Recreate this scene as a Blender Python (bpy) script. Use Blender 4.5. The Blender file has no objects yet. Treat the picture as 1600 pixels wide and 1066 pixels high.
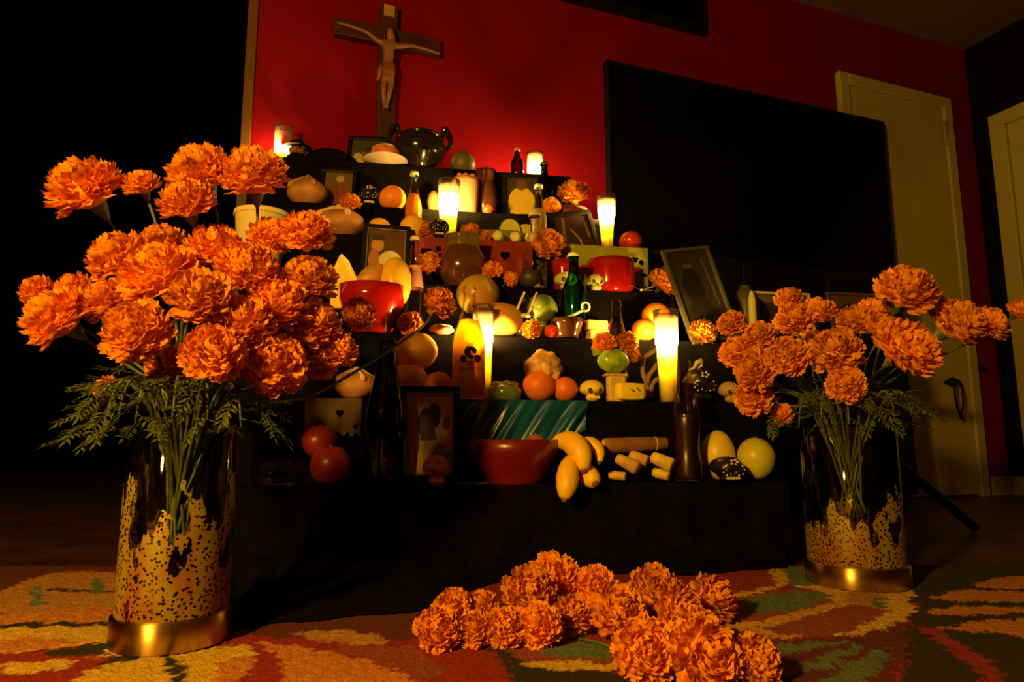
import bpy, math, random
import numpy as np
from mathutils import Vector, Matrix, Quaternion

random.seed(7)
rng = np.random.default_rng(7)
SC = bpy.context.scene
COL = SC.collection
V = Vector
PI = math.pi

# ------------------------------------------------------------------ camera, world, lamp, exposure
FPX = 1050.0                      # focal length in pixels of a 1600 wide frame
PITCH = math.atan(155.0 / FPX)
CAM = V((0.0, 0.0, 0.2526))
cam_data = bpy.data.cameras.new('camera')
cam_data.sensor_width = 36.0
cam_data.lens = 36.0 * FPX / 1600.0
cam_data.clip_start = 0.02
cam_data.clip_end = 40
cam = bpy.data.objects.new('camera', cam_data)
cam.location = CAM
cam.rotation_euler = (PI / 2 + PITCH, 0, 0)
COL.objects.link(cam)
SC.camera = cam

world = bpy.data.worlds.new('night')
SC.world = world
world.use_nodes = True
world.node_tree.nodes['Background'].inputs[0].default_value = (0.010, 0.005, 0.002, 1)
world.node_tree.nodes['Background'].inputs[1].default_value = 0.02

LAMP_COL = (1.0, 0.50, 0.055)
FLAME_COL = (1.0, 0.58, 0.13)
FLAME_W = 7800.0                   # radiance of a candle flame
lamp_d = bpy.data.lights.new('room_lamp', 'POINT')
lamp_d.energy = 215
lamp_d.color = LAMP_COL
lamp_d.shadow_soft_size = 0.07
lamp = bpy.data.objects.new('room_lamp', lamp_d)
lamp.location = (-0.88, -0.58, 0.88)
COL.objects.link(lamp)

SC.view_settings.view_transform = 'Standard'
SC.view_settings.look = 'None'
SC.view_settings.gamma = 1
SC.view_settings.exposure = 0.0
SC.view_settings.use_curve_mapping = False
SC.cycles.transparent_max_bounces = 32
SC.cycles.sample_clamp_indirect = 3.0
SC.cycles.caustics_reflective = False
SC.cycles.caustics_refractive = False

# ------------------------------------------------------------------ projection helpers (photo pixel -> place in the room)
FWD = V((0, math.cos(PITCH), math.sin(PITCH)))
UPV = V((0, -math.sin(PITCH), math.cos(PITCH)))
def ray(px, py):
    return FWD + V((1, 0, 0)) * ((px - 800) / FPX) + UPV * ((533 - py) / FPX)
def atY(px, py, y):
    d = ray(px, py); return CAM + d * (y / d.y)
def atZ(px, py, z):
    d = ray(px, py); return CAM + d * ((z - CAM.z) / d.z)
def onplane(px, py, n, c):
    d = ray(px, py); return CAM + d * ((c - n.dot(CAM)) / n.dot(d))
def depth(p): return (V(p) - CAM).dot(FWD)
def mpp(p): return depth(p) / FPX
def project(p):
    q = V(p) - CAM; d = q.dot(FWD)
    return 800 + FPX * q.x / d, 533 - FPX * q.dot(UPV) / d
def zat(p, py):
    """height above (p.x,p.y) that shows at picture row py"""
    k = (533 - py) / FPX
    s, c = math.sin(PITCH), math.cos(PITCH)
    # (z*c - y*s) = k (y*c + z*s)
    return CAM.z + p.y * (k * c + s) / (c - k * s)

# altar frame: rows run along AD, each row's front plane is AN.p = c
AA = math.radians(10)
AD = V((math.cos(AA), math.sin(AA), 0)); AN = V((-math.sin(AA), math.cos(AA), 0))
ROW_C = [None] + [y * math.cos(AA) for y in (1.33, 1.47, 1.60, 1.73, 1.84, 1.95, 2.06)]
ROW_EDGE = [None, (870, 757), (870, 627), (870, 528), (900, 453), (800, 379), (765, 333), (830, 272)]
ROW_Z = [None] + [onplane(ROW_EDGE[i][0], ROW_EDGE[i][1], AN, ROW_C[i]).z for i in range(1, 8)]
def solve_px(px, c, z, n=AN, dvec=AD):
    """point of the line {n.p=c, height z} that shows in picture column px"""
    p0 = n * c; p0 = V((p0.x, p0.y, z))
    k = (px - 800) / FPX
    q = p0 - CAM
    t = (k * q.dot(FWD) - q.x) / (dvec.x - k * dvec.dot(FWD))
    return p0 + dvec * t
def B(row, px, back=0.05):
    return solve_px(px, ROW_C[row] + back, ROW_Z[row])

# wall frame
WA = math.radians(20.8)
WD = V((math.cos(WA), math.sin(WA), 0)); WN = V((-math.sin(WA), math.cos(WA), 0))
WC = WN.dot(atY(836, 250, 2.36))
def W(px, py, off=0.0): return onplane(px, py, WN, WC - off)

# ------------------------------------------------------------------ materials
MATS = {}
def _nt(name):
    m = bpy.data.materials.new(name); m.use_nodes = True
    nt = m.node_tree
    b = nt.nodes['Principled BSDF']
    return m, nt, b
def mat(name, col, rough=0.5, var=0.12, scale=12.0, bump=0.0, bscale=None, spec=0.5, metal=0.0, trans=0.0, sss=0.0, coat=0.0, col2=None, obj_rand=0.0):
    if name in MATS: return MATS[name]
    m, nt, b = _nt(name)
    N = nt.nodes; L = nt.links
    tc = N.new('ShaderNodeTexCoord')
    nz = N.new('ShaderNodeTexNoise'); nz.inputs['Scale'].default_value = scale; nz.inputs['Detail'].default_value = 4
    L.new(tc.outputs['Object'], nz.inputs['Vector'])
    rp = N.new('ShaderNodeValToRGB')
    a = [max(0, c * (1 - var)) for c in col]; bb = list(col2) if col2 else [min(1, c * (1 + var)) for c in col]
    rp.color_ramp.elements[0].position = 0.35; rp.color_ramp.elements[1].position = 0.65
    rp.color_ramp.elements[0].color = (*a, 1); rp.color_ramp.elements[1].color = (*bb, 1)
    L.new(nz.outputs['Fac'], rp.inputs['Fac'])
    out = rp.outputs['Color']
    if obj_rand:
        oi = N.new('ShaderNodeObjectInfo'); hs = N.new('ShaderNodeHueSaturation')
        mr = N.new('ShaderNodeMapRange'); mr.inputs[3].default_value = 1 - obj_rand; mr.inputs[4].default_value = 1 + obj_rand
        L.new(oi.outputs['Random'], mr.inputs[0]); L.new(mr.outputs[0], hs.inputs['Value']); L.new(out, hs.inputs['Color']); out = hs.outputs['Color']
    L.new(out, b.inputs['Base Color'])
    b.inputs['Roughness'].default_value = rough
    b.inputs['Specular IOR Level'].default_value = spec
    b.inputs['Metallic'].default_value = metal
    b.inputs['Coat Weight'].default_value = coat
    if sss:
        b.inputs['Subsurface Weight'].default_value = 1.0
        b.inputs['Subsurface Radius'].default_value = (1.0, 0.6, 0.25)
        b.inputs['Subsurface Scale'].default_value = sss
    if bump:
        n2 = N.new('ShaderNodeTexNoise'); n2.inputs['Scale'].default_value = bscale or scale * 6; n2.inputs['Detail'].default_value = 3
        L.new(tc.outputs['Object'], n2.inputs['Vector'])
        bp = N.new('ShaderNodeBump'); bp.inputs['Strength'].default_value = bump; bp.inputs['Distance'].default_value = 0.004
        L.new(n2.outputs['Fac'], bp.inputs['Height']); L.new(bp.outputs['Normal'], b.inputs['Normal'])
    if trans:
        tr = N.new('ShaderNodeBsdfTranslucent'); L.new(out, tr.inputs['Color'])
        mx = N.new('ShaderNodeMixShader'); mx.inputs[0].default_value = trans
        L.new(b.outputs[0], mx.inputs[1]); L.new(tr.outputs[0], mx.inputs[2])
        L.new(mx.outputs[0], N['Material Output'].inputs['Surface'])
    MATS[name] = m
    return m
def glass(name, tint=(1, 1, 1), rough=0.03, refl=1.0, flecks=None, haze=0.0, hazecol=(0.9, 0.8, 0.6)):
    """thin glass shell: tinted see-through with a fresnel gloss"""
    if name in MATS: return MATS[name]
    m = bpy.data.materials.new(name); m.use_nodes = True
    nt = m.node_tree; N = nt.nodes; L = nt.links
    N.remove(N['Principled BSDF'])
    tr = N.new('ShaderNodeBsdfTransparent'); tr.inputs[0].default_value = (*tint, 1)
    gl = N.new('ShaderNodeBsdfGlossy'); gl.inputs['Roughness'].default_value = rough
    fr = N.new('ShaderNodeFresnel'); fr.inputs[0].default_value = 1.5
    mu = N.new('ShaderNodeMath'); mu.operation = 'MULTIPLY'; mu.inputs[1].default_value = refl
    L.new(fr.outputs[0], mu.inputs[0])
    mx = N.new('ShaderNodeMixShader')
    L.new(mu.outputs[0], mx.inputs[0]); L.new(tr.outputs[0], mx.inputs[1]); L.new(gl.outputs[0], mx.inputs[2])
    out = mx.outputs[0]
    if haze:
        # translucent share: glow added to candle glass, cloudiness to the soda
        tl_ = N.new('ShaderNodeBsdfTranslucent'); tl_.inputs[0].default_value = (*hazecol, 1)
        mh = N.new('ShaderNodeMixShader'); mh.inputs[0].default_value = haze
        L.new(out, mh.inputs[1]); L.new(tl_.outputs[0], mh.inputs[2]); out = mh.outputs[0]
    if flecks:
        # gilded flakes on the lower glass, thinning out upwards
        tc = N.new('ShaderNodeTexCoord')
        nz = N.new('ShaderNodeTexNoise'); nz.inputs['Scale'].default_value = 34; nz.inputs['Detail'].default_value = 5
        mp_ = N.new('ShaderNodeMapping'); mp_.inputs['Scale'].default_value = (1, 1, 0.42); L.new(tc.outputs['Object'], mp_.inputs['Vector']); L.new(mp_.outputs[0], nz.inputs['Vector'])
        vo = N.new('ShaderNodeTexVoronoi'); vo.inputs['Scale'].default_value = 210
        L.new(tc.outputs['Object'], vo.inputs['Vector'])
        sx = N.new('ShaderNodeSeparateXYZ'); L.new(tc.outputs['Object'], sx.inputs[0])
        hz = N.new('ShaderNodeMapRange'); hz.inputs[1].default_value = 0.03; hz.inputs[2].default_value = flecks; hz.inputs[3].default_value = 0.22; hz.inputs[4].default_value = -0.14
        L.new(sx.outputs['Z'], hz.inputs[0])
        ad = N.new('ShaderNodeMath'); ad.operation = 'ADD'; L.new(nz.outputs['Fac'], ad.inputs[0]); L.new(hz.outputs[0], ad.inputs[1])
        gt = N.new('ShaderNodeMath'); gt.operation = 'GREATER_THAN'; gt.inputs[1].default_value = 0.57; L.new(ad.outputs[0], gt.inputs[0])
        g2 = N.new('ShaderNodeMath'); g2.operation = 'GREATER_THAN'; g2.inputs[1].default_value = 0.38; L.new(vo.outputs['Distance'], g2.inputs[0])
        inv = N.new('ShaderNodeMath'); inv.operation = 'LESS_THAN'; inv.inputs[1].default_value = 9.0; L.new(vo.outputs['Distance'], inv.inputs[0])
        m1 = N.new('ShaderNodeMath'); m1.operation = 'MULTIPLY'; L.new(gt.outputs[0], m1.inputs[0]); L.new(inv.outputs[0], m1.inputs[1])
        m2 = N.new('ShaderNodeMath'); m2.operation = 'MULTIPLY'; L.new(m1.outputs[0], m2.inputs[0]); L.new(g2.outputs[0], m2.inputs[1])
        pb = N.new('ShaderNodeBsdfPrincipled')
        cr = N.new('ShaderNodeValToRGB'); L.new(nz.outputs['Fac'], cr.inputs[0])
        cr.color_ramp.elements[0].color = (0.34, 0.07, 0.012, 1); cr.color_ramp.elements[0].position = 0.36
        cr.color_ramp.elements[1].color = (0.36, 0.27, 0.025, 1); cr.color_ramp.elements[1].position = 0.6
        L.new(cr.outputs[0], pb.inputs['Base Color']); pb.inputs['Roughness'].default_value = 0.45; pb.inputs['Metallic'].default_value = 0.25
        m3 = N.new('ShaderNodeMixShader'); sc_ = N.new('ShaderNodeMath'); sc_.operation = 'MULTIPLY'; sc_.inputs[1].default_value = 0.72; L.new(m2.outputs[0], sc_.inputs[0]); L.new(sc_.outputs[0], m3.inputs[0]); L.new(out, m3.inputs[1]); L.new(pb.outputs[0], m3.inputs[2])
        out = m3.outputs[0]
    L.new(out, N['Material Output'].inputs['Surface'])
    MATS[name] = m
    return m
def emit(name, col, strength):
    if name in MATS: return MATS[name]
    m = bpy.data.materials.new(name); m.use_nodes = True
    nt = m.node_tree; nt.nodes.remove(nt.nodes['Principled BSDF'])
    e = nt.nodes.new('ShaderNodeEmission'); e.inputs[0].default_value = (*col, 1); e.inputs[1].default_value = strength
    nt.links.new(e.outputs[0], nt.nodes['Material Output'].inputs['Surface'])
    MATS[name] = m
    return m
def attr_mat(name, rough=0.6, bump=0.0, bscale=400, sheen=0.0):
    if name in MATS: return MATS[name]
    m, nt, b = _nt(name); N = nt.nodes; L = nt.links
    at = N.new('ShaderNodeAttribute'); at.attribute_name = 'print'
    tc = N.new('ShaderNodeTexCoord'); nz = N.new('ShaderNodeTexNoise'); nz.inputs['Scale'].default_value = bscale; nz.inputs['Detail'].default_value = 2
    L.new(tc.outputs['Object'], nz.inputs['Vector'])
    mr = N.new('ShaderNodeMapRange'); mr.inputs[3].default_value = 0.8; mr.inputs[4].default_value = 1.2; L.new(nz.outputs['Fac'], mr.inputs[0])
    hs = N.new('ShaderNodeHueSaturation'); L.new(at.outputs['Color'], hs.inputs['Color']); L.new(mr.outputs[0], hs.inputs['Value'])
    L.new(hs.outputs[0], b.inputs['Base Color'])
    b.inputs['Roughness'].default_value = rough
    if bump:
        bp = N.new('ShaderNodeBump'); bp.inputs['Strength'].default_value = bump; bp.inputs['Distance'].default_value = 0.003
        L.new(nz.outputs['Fac'], bp.inputs['Height']); L.new(bp.outputs['Normal'], b.inputs['Normal'])
    MATS[name] = m
    return m

PETAL = mat('marigold_petal', (0.96, 0.285, 0.004), 0.7, 0.22, 9, trans=0.36, col2=(1.0, 0.50, 0.008), obj_rand=0.10, spec=0.2)
STEM = mat('marigold_stem', (0.065, 0.095, 0.02), 0.5, 0.2, 40)
LEAF = mat('marigold_leaf', (0.085, 0.125, 0.022), 0.5, 0.3, 30, trans=0.25)
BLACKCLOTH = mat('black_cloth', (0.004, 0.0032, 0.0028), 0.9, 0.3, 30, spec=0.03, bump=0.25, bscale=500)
REDPAINT = mat('red_wall_paint', (0.165, 0.0030, 0.0075), 0.75, 0.05, 3, bump=0.06, bscale=220, spec=0.04)
CREAM = mat('cream_door_paint', (0.40, 0.35, 0.11), 0.5, 0.05, 4)
BLACKWOOD = mat('black_lacquer', (0.005, 0.004, 0.003), 0.4, 0.3, 20, spec=0.2)
BLACKPL = mat('black_plastic', (0.004, 0.004, 0.004), 0.5, 0.1, 10, spec=0.2)
CLEAR = glass('clear_glass', refl=0.6)
GREENGL = glass('green_glass', (0.10, 0.52, 0.22))
DGREENGL = glass('dark_green_glass', (0.10, 0.24, 0.10))
BROWNGL = glass('brown_glass', (0.28, 0.09, 0.03))
PANE = glass('picture_glass', (0.97, 0.97, 0.97), 0.05, 0.7)
CANDLERIM = glass('candle_glass_rim', (0.9, 0.85, 0.8), 0.05, 1.0, haze=0.5)
CANDLEGL = glass('candle_glass', (0.93, 0.90, 0.84), 0.05, 1.0, haze=0.16)
WAX = mat('candle_wax', (0.84, 0.69, 0.20), 0.5, 0.02, 8, sss=0.075, spec=0.3)
FLAME = emit('candle_flame', FLAME_COL, FLAME_W)
GOLD = mat('brass_band', (0.62, 0.42, 0.10), 0.34, 0.08, 30, metal=1.0)
_b = GOLD.node_tree.nodes['Principled BSDF']; _b.inputs['Anisotropic'].default_value = 0.9; _b.inputs['Anisotropic Rotation'].default_value = 0.25
_t = GOLD.node_tree.nodes.new('ShaderNodeTangent'); _t.direction_type = 'RADIAL'; _t.axis = 'Z'; GOLD.node_tree.links.new(_t.outputs[0], _b.inputs['Tangent'])

# ------------------------------------------------------------------ object helpers
def link(o, parent=None):
    COL.objects.link(o)
    if parent is not None: o.parent = parent
    return o
def meta(o, label=None, cat=None, group=None, kind=None):
    if label: o['label'] = label
    if cat: o['category'] = cat
    if group: o['group'] = group
    if kind: o['kind'] = kind
    return o
def empty(name, loc, label, cat, group=None, rz=0.0, rot=None):
    o = bpy.data.objects.new(name, None); o.empty_display_size = 0.02
    o.location = loc; o.rotation_euler = rot if rot else (0, 0, rz)
    link(o); return meta(o, label, cat, group)
class MB:
    """collects shapes into one mesh"""
    def __init__(self): self.v = []; self.f = []
    def add(self, vs, fs):
        k = len(self.v); self.v += [tuple(v) for v in vs]; self.f += [tuple(i + k for i in f) for f in fs]; return self
    def box(self, lo, hi):
        x0, y0, z0 = lo; x1, y1, z1 = hi
        return self.add([(x0, y0, z0), (x1, y0, z0), (x1, y1, z0), (x0, y1, z0), (x0, y0, z1), (x1, y0, z1), (x1, y1, z1), (x0, y1, z1)],
                        [(3, 2, 1, 0), (4, 5, 6, 7), (0, 1, 5, 4), (1, 2, 6, 5), (2, 3, 7, 6), (3, 0, 4, 7)])
    def prism(self, poly, z0, z1):
        n = len(poly)
        return self.add([(x, y, z0) for x, y in poly] + [(x, y, z1) for x, y in poly],
                        [tuple(range(n - 1, -1, -1)), tuple(range(n, 2 * n))] + [(i, (i + 1) % n, n + (i + 1) % n, n + i) for i in range(n)])
    def lathe(self, prof, seg=28, center=(0, 0, 0), ax=None):
        cx, cy, cz = center; vs = []; fs = []
        for r, z in prof:
            for k in range(seg):
                a = 2 * PI * k / seg; vs.append((cx + r * math.cos(a), cy + r * math.sin(a), cz + z))
        n = len(prof)
        for i in range(n - 1):
            for k in range(seg):
                k2 = (k + 1) % seg; fs.append((i * seg + k, i * seg + k2, (i + 1) * seg + k2, (i + 1) * seg + k))
        if prof[0][0] > 1e-6: fs.append(tuple(range(seg - 1, -1, -1))) if prof[0][1] <= prof[-1][1] and False else None
        return self.add(vs, [f for f in fs if f])
    def tube(self, pts, rad, seg=8, cap=True):
        pts = [V(p) for p in pts]; n = len(pts)
        if not hasattr(rad, '__len__'): rad = [rad] * n
        vs = []; fs = []; prev = None
        for i, p in enumerate(pts):
            t = (pts[min(i + 1, n - 1)] - pts[max(i - 1, 0)]).normalized()
            if prev is None:
                a = t.orthogonal().normalized()
            else:
                a = (prev - t * prev.dot(t)).normalized()
            prev = a; b = t.cross(a)
            for k in range(seg):
                g = 2 * PI * k / seg; vs.append(p + (a * math.cos(g) + b * math.sin(g)) * rad[i])
        for i in range(n - 1):
            for k in range(seg):
                k2 = (k + 1) % seg; fs.append((i * seg + k, i * seg + k2, (i + 1) * seg + k2, (i + 1) * seg + k))
        if cap:
            fs.append(tuple(range(seg - 1, -1, -1))); fs.append(tuple((n - 1) * seg + k for k in range(seg)))
        return self.add(vs, fs)
    def ball(self, c, r, seg=20, ring=12, fn=None):
        rx, ry, rz = r if hasattr(r, '__len__') else (r, r, r)
        vs = []; fs = []
        for i in range(ring + 1):
            th = PI * i / ring
            for k in range(seg):
                ph = 2 * PI * k / seg
                d = V((math.sin(th) * math.cos(ph), math.sin(th) * math.sin(ph), math.cos(th)))
                s = fn(d) if fn else 1.0
                vs.append((c[0] + d.x * rx * s, c[1] + d.y * ry * s, c[2] + d.z * rz * s))
        for i in range(ring):
            for k in range(seg):
                k2 = (k + 1) % seg; fs.append((i * seg + k, (i + 1) * seg + k, (i + 1) * seg + k2, i * seg + k2))
        return self.add(vs, fs)
    def mesh(self, name, m, smooth=True):
        me = bpy.data.meshes.new(name); me.from_pydata(self.v, [], self.f); me.validate(); me.update()
        if m: me.materials.append(m)
        if smooth: me.polygons.foreach_set('use_smooth', [True] * len(me.polygons))
        return me
    def build(self, name, m, parent=None, smooth=True, bevel=0.0):
        o = bpy.data.objects.new(name, self.mesh(name, m, smooth)); link(o, parent)
        if bevel:
            md = o.modifiers.new('bevel', 'BEVEL'); md.width = bevel; md.segments = 2; md.limit_method = 'ANGLE'
        return o
def struct(o): o['kind'] = 'structure'; return o
def lerp(a, b, t): return a + (b - a) * t
def bez(p0, p1, p2, p3, n=10):
    return [p0 * (1 - t) ** 3 + p1 * 3 * t * (1 - t) ** 2 + p2 * 3 * t * t * (1 - t) + p3 * t ** 3 for t in [i / (n - 1) for i in range(n)]]
def smoothpath(pts, n=20):
    pts = [V(p) for p in pts]; out = []
    m = len(pts) - 1
    for i in range(n):
        t = i / (n - 1) * m; k = min(int(t), m - 1); u = t - k
        p0 = pts[max(k - 1, 0)]; p1 = pts[k]; p2 = pts[k + 1]; p3 = pts[min(k + 2, m)]
        out.append(0.5 * ((2 * p1) + (p2 - p0) * u + (2 * p0 - 5 * p1 + 4 * p2 - p3) * u * u + (3 * p1 - p0 - 3 * p2 + p3) * u ** 3))
    return out
def rand_fn(seed, amp=0.05, freq=2.5):
    r = random.Random(seed); ks = [(V((r.uniform(-1, 1), r.uniform(-1, 1), r.uniform(-1, 1))) * freq, r.uniform(0, 6.28)) for _ in range(4)]
    return lambda d: 1 + amp * sum(math.sin(k.dot(d) * 2 + p) for k, p in ks) / 2

# ------------------------------------------------------------------ room
ZC = W(1239, 0).z                       # ceiling height
sL = solve_px(386, WC, 1.0, WN, WD)     # left end of the red wall
sR = W(1545, 440)                       # right inner corner
def wall_pt(base, off, z): q = base - WN * off; return (q.x, q.y, z)
def slab(a, b, z0, z1, t0, t1):
    """box between wall-base points a,b ; from offset t0 (towards camera) to t1"""
    pa0 = a - WN * t0; pb0 = b - WN * t0; pa1 = a - WN * t1; pb1 = b - WN * t1
    return MB().prism([(pa1.x, pa1.y), (pb1.x, pb1.y), (pb0.x, pb0.y), (pa0.x, pa0.y)], z0, z1)
mb = MB().add([(-6, -3, 0), (6, -3, 0), (6, 8, 0), (-6, 8, 0), (-6, -3, -0.1), (6, -3, -0.1), (6, 8, -0.1), (-6, 8, -0.1)],
              [(0, 1, 2, 3), (7, 6, 5, 4), (0, 4, 5, 1), (1, 5, 6, 2), (2, 6, 7, 3), (3, 7, 4, 0)])
FLOORM = mat('dark_wood_floor', (0.055, 0.022, 0.010), 0.45, 0.35, 6)
struct(mb.build('floor', FLOORM, smooth=False))
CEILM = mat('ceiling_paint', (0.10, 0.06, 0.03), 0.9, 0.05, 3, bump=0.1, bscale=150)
def beyond(x): return (WC + 0.01 - WN.x * x) / WN.y     # y of the red wall's line at x
struct(MB().prism([(-6, -3), (6, -3), (6, beyond(6)), (-6, beyond(-6))], ZC, ZC + 0.1).build('ceiling', CEILM, smooth=False))
HALLM = mat('unlit_hall_black', (0.002, 0.0012, 0.0008), 0.9, 0.1, 3, spec=0.05)  # near-black colour holds the darkness of the unlit hall
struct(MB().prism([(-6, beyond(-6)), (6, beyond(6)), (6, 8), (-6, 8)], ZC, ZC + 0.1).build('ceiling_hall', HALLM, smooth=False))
struct(slab(sL, sR, 0, ZC, -0.12, 0).build('wall_back', REDPAINT, smooth=False))
# trim closing the free left end of the red wall
TRIMM = mat('tan_trim_paint', (0.11, 0.045, 0.012), 0.5, 0.06, 5)
struct(slab(sL - WD * 0.03, sL, 0, ZC, -0.13, 0.012).build('trim_1', TRIMM, smooth=False, bevel=0.003))
# right wall, square to the red one, coming back towards the viewer
RW_END = sR - WN * 2.3
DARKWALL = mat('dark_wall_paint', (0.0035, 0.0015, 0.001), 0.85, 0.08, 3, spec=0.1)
q = [sR, sR + WD * 0.12, RW_END + WD * 0.12, RW_END]
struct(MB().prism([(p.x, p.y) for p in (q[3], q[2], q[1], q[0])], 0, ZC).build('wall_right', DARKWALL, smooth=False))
# far end of the unlit room to the left
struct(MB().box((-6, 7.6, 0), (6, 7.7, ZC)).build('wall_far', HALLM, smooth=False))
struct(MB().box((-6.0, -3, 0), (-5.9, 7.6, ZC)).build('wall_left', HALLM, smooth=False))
BASEM = CREAM
dR = W(1490, 400)
struct(slab(dR + WD * 0.09, sR, 0.0, 0.085, 0.0, 0.014).build('baseboard_back', BASEM, smooth=False, bevel=0.002))

# door in the red wall
p_tl = W(1303, 108); p_tr = W(1478, 165)
zD = (p_tl.z + p_tr.z) / 2
dA = V((p_tl.x, p_tl.y, 0)); dB = V((p_tr.x, p_tr.y, 0)); dC = dB
d1 = slab(dA + WD * 0.055, dB - WD * 0.055, 0.01, zD - 0.055, 0.0, 0.018).build('door_1', CREAM, smooth=False, bevel=0.002)
struct(d1)
for nm, a, b, z0, z1 in (('casing', dA, dA + WD * 0.055, 0, zD), ('casing', dB - WD * 0.055, dB, 0, zD), ('casing', dA + WD * 0.055, dB - WD * 0.055, zD - 0.055, zD)):
    slab(a, b, z0, z1, 0.0, 0.03).build(nm, CREAM, d1, smooth=False, bevel=0.004)
hz = W(1479, 208, 0.03).z
HINGE = mat('pale_metal', (0.55, 0.5, 0.38), 0.4, 0.05, 20, metal=0.6)
slab(dB - WD * 0.075, dB - WD * 0.05, hz - 0.06, hz + 0.06, 0.03, 0.036).build('hinge', HINGE, d1, smooth=False)
lz = W(1530, 575, 0.03); MB().ball(tuple(lz - WN * 0.012), (0.014, 0.014, 0.018)).tube([lz, lz - WN * 0.012], 0.007).build('latch', BLACKPL, d1)
kz = W(1478, 598, 0.02); MB().ball(tuple(kz - WN * 0.03), (0.022, 0.022, 0.022)).tube([kz + WN * 0.002, kz - WN * 0.03], 0.009).build('door_knob', BLACKPL, d1)
ky = empty('lanyard', kz - WN * 0.03, 'dark cord loop hanging from the knob of the cream door behind the TV', 'lanyard', rz=WA)
loop = [V((0.026 * math.sin(a) * (1 if a < PI else .9), -0.024, -0.055 - 0.075 * math.cos(a) - 0.01)) for a in [i * 2 * PI / 24 for i in range(25)]]
MB().tube(loop, 0.0045, 6).build('cord', BLACKPL, ky)
MB().ball((0.0, -0.026, -0.15), (0.014, 0.006, 0.02)).build('fob', BLACKPL, ky)
# door on the right wall
def rwall(px, py): return onplane(px, py, WD, WD.dot(sR) )
r0 = rwall(1549, 185); zr = r0.z; rr = V((r0.x, r0.y, 0))
def rslab(a, b, z0, z1, t0, t1):
    P = [a - WD * t1, a - WD * t0, b - WD * t0, b - WD * t1]
    return MB().prism([(p.x, p.y) for p in (P[3], P[2], P[1], P[0])], z0, z1)
rr = rr
d2 = rslab(rr - WN * 0.075, rr - WN * 0.80, 0.01, zr - 0.07, 0.0, 0.012).build('door_2', CREAM, smooth=False, bevel=0.002); struct(d2)
rslab(rr, rr - WN * 0.075, 0, zr, 0, 0.03).build('casing', CREAM, d2, smooth=False, bevel=0.004)
rslab(rr - WN * 0.80, rr - WN * 0.875, 0, zr, 0, 0.03).build('casing', CREAM, d2, smooth=False, bevel=0.004)
rslab(rr - WN * 0.075, rr - WN * 0.80, zr - 0.07, zr, 0, 0.03).build('casing', CREAM, d2, smooth=False, bevel=0.004)
struct(rslab(sR - WN * 0.02, rr, 0, 0.085, 0, 0.014).build('baseboard_right', BASEM, smooth=False, bevel=0.002))

# television on the wall
tl = W(948, 85, 0.06); tr_ = W(1383, 196, 0.06); br = W(1405, 446, 0.06)
ztv1 = (tl.z + tr_.z) / 2; ztv0 = br.z
a = V((tl.x, tl.y, 0)) ; b = V((W(1393, 320, 0.06).x, W(1393, 320, 0.06).y, 0))
tv = empty('television', (a + b) / 2 + V((0, 0, ztv0)), 'large black switched-off flat television mounted on the red wall', 'television', rz=WA)
w2 = (b - a).length / 2; hh = ztv1 - ztv0
SCREEN = mat('dark_screen', (0.002, 0.002, 0.002), 0.5, 0.1, 5, spec=0.05)
m_ = MB(); bz = 0.012
m_.box((-w2, 0, 0), (w2, 0.03, bz)); m_.box((-w2, 0, hh - bz), (w2, 0.03, hh)); m_.box((-w2, 0, bz), (-w2 + bz, 0.03, hh - bz)); m_.box((w2 - bz, 0, bz), (w2, 0.03, hh - bz))
m_.build('bezel', BLACKPL, tv, False, 0.002)
MB().box((-w2 + bz, 0.004, bz), (w2 - bz, 0.03, hh - bz)).build('screen', SCREEN, tv, False)
MB().box((-w2 * .6, 0.03, hh * .25), (w2 * .6, 0.06, hh * .8)).build('back_housing', BLACKPL, tv, False, 0.004)
# dark framed picture high on the wall
c0 = W(1105, 52, 0.03); c1 = W(880, -6, 0.03)
pz = c0.z
a = V((c1.x, c1.y, 0)); b = V((c0.x, c0.y, 0))
pf = empty('wall_picture', (a + b) / 2 + V((0, 0, pz)), 'dark framed panel hanging high on the red wall above the TV', 'picture', rz=WA)
w2 = (b - a).length / 2; hh = 0.34
m_ = MB(); bz = 0.04
m_.box((-w2, 0, 0), (w2, 0.03, bz)); m_.box((-w2, 0, hh - bz), (w2, 0.03, hh)); m_.box((-w2, 0, bz), (-w2 + bz, 0.03, hh - bz)); m_.box((w2 - bz, 0, bz), (w2, 0.03, hh - bz))
m_.build('frame', BLACKWOOD, pf, False, 0.003)
MB().box((-w2 + bz, 0.012, bz), (w2 - bz, 0.029, hh - bz)).build('panel', SCREEN, pf, False)

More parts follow.
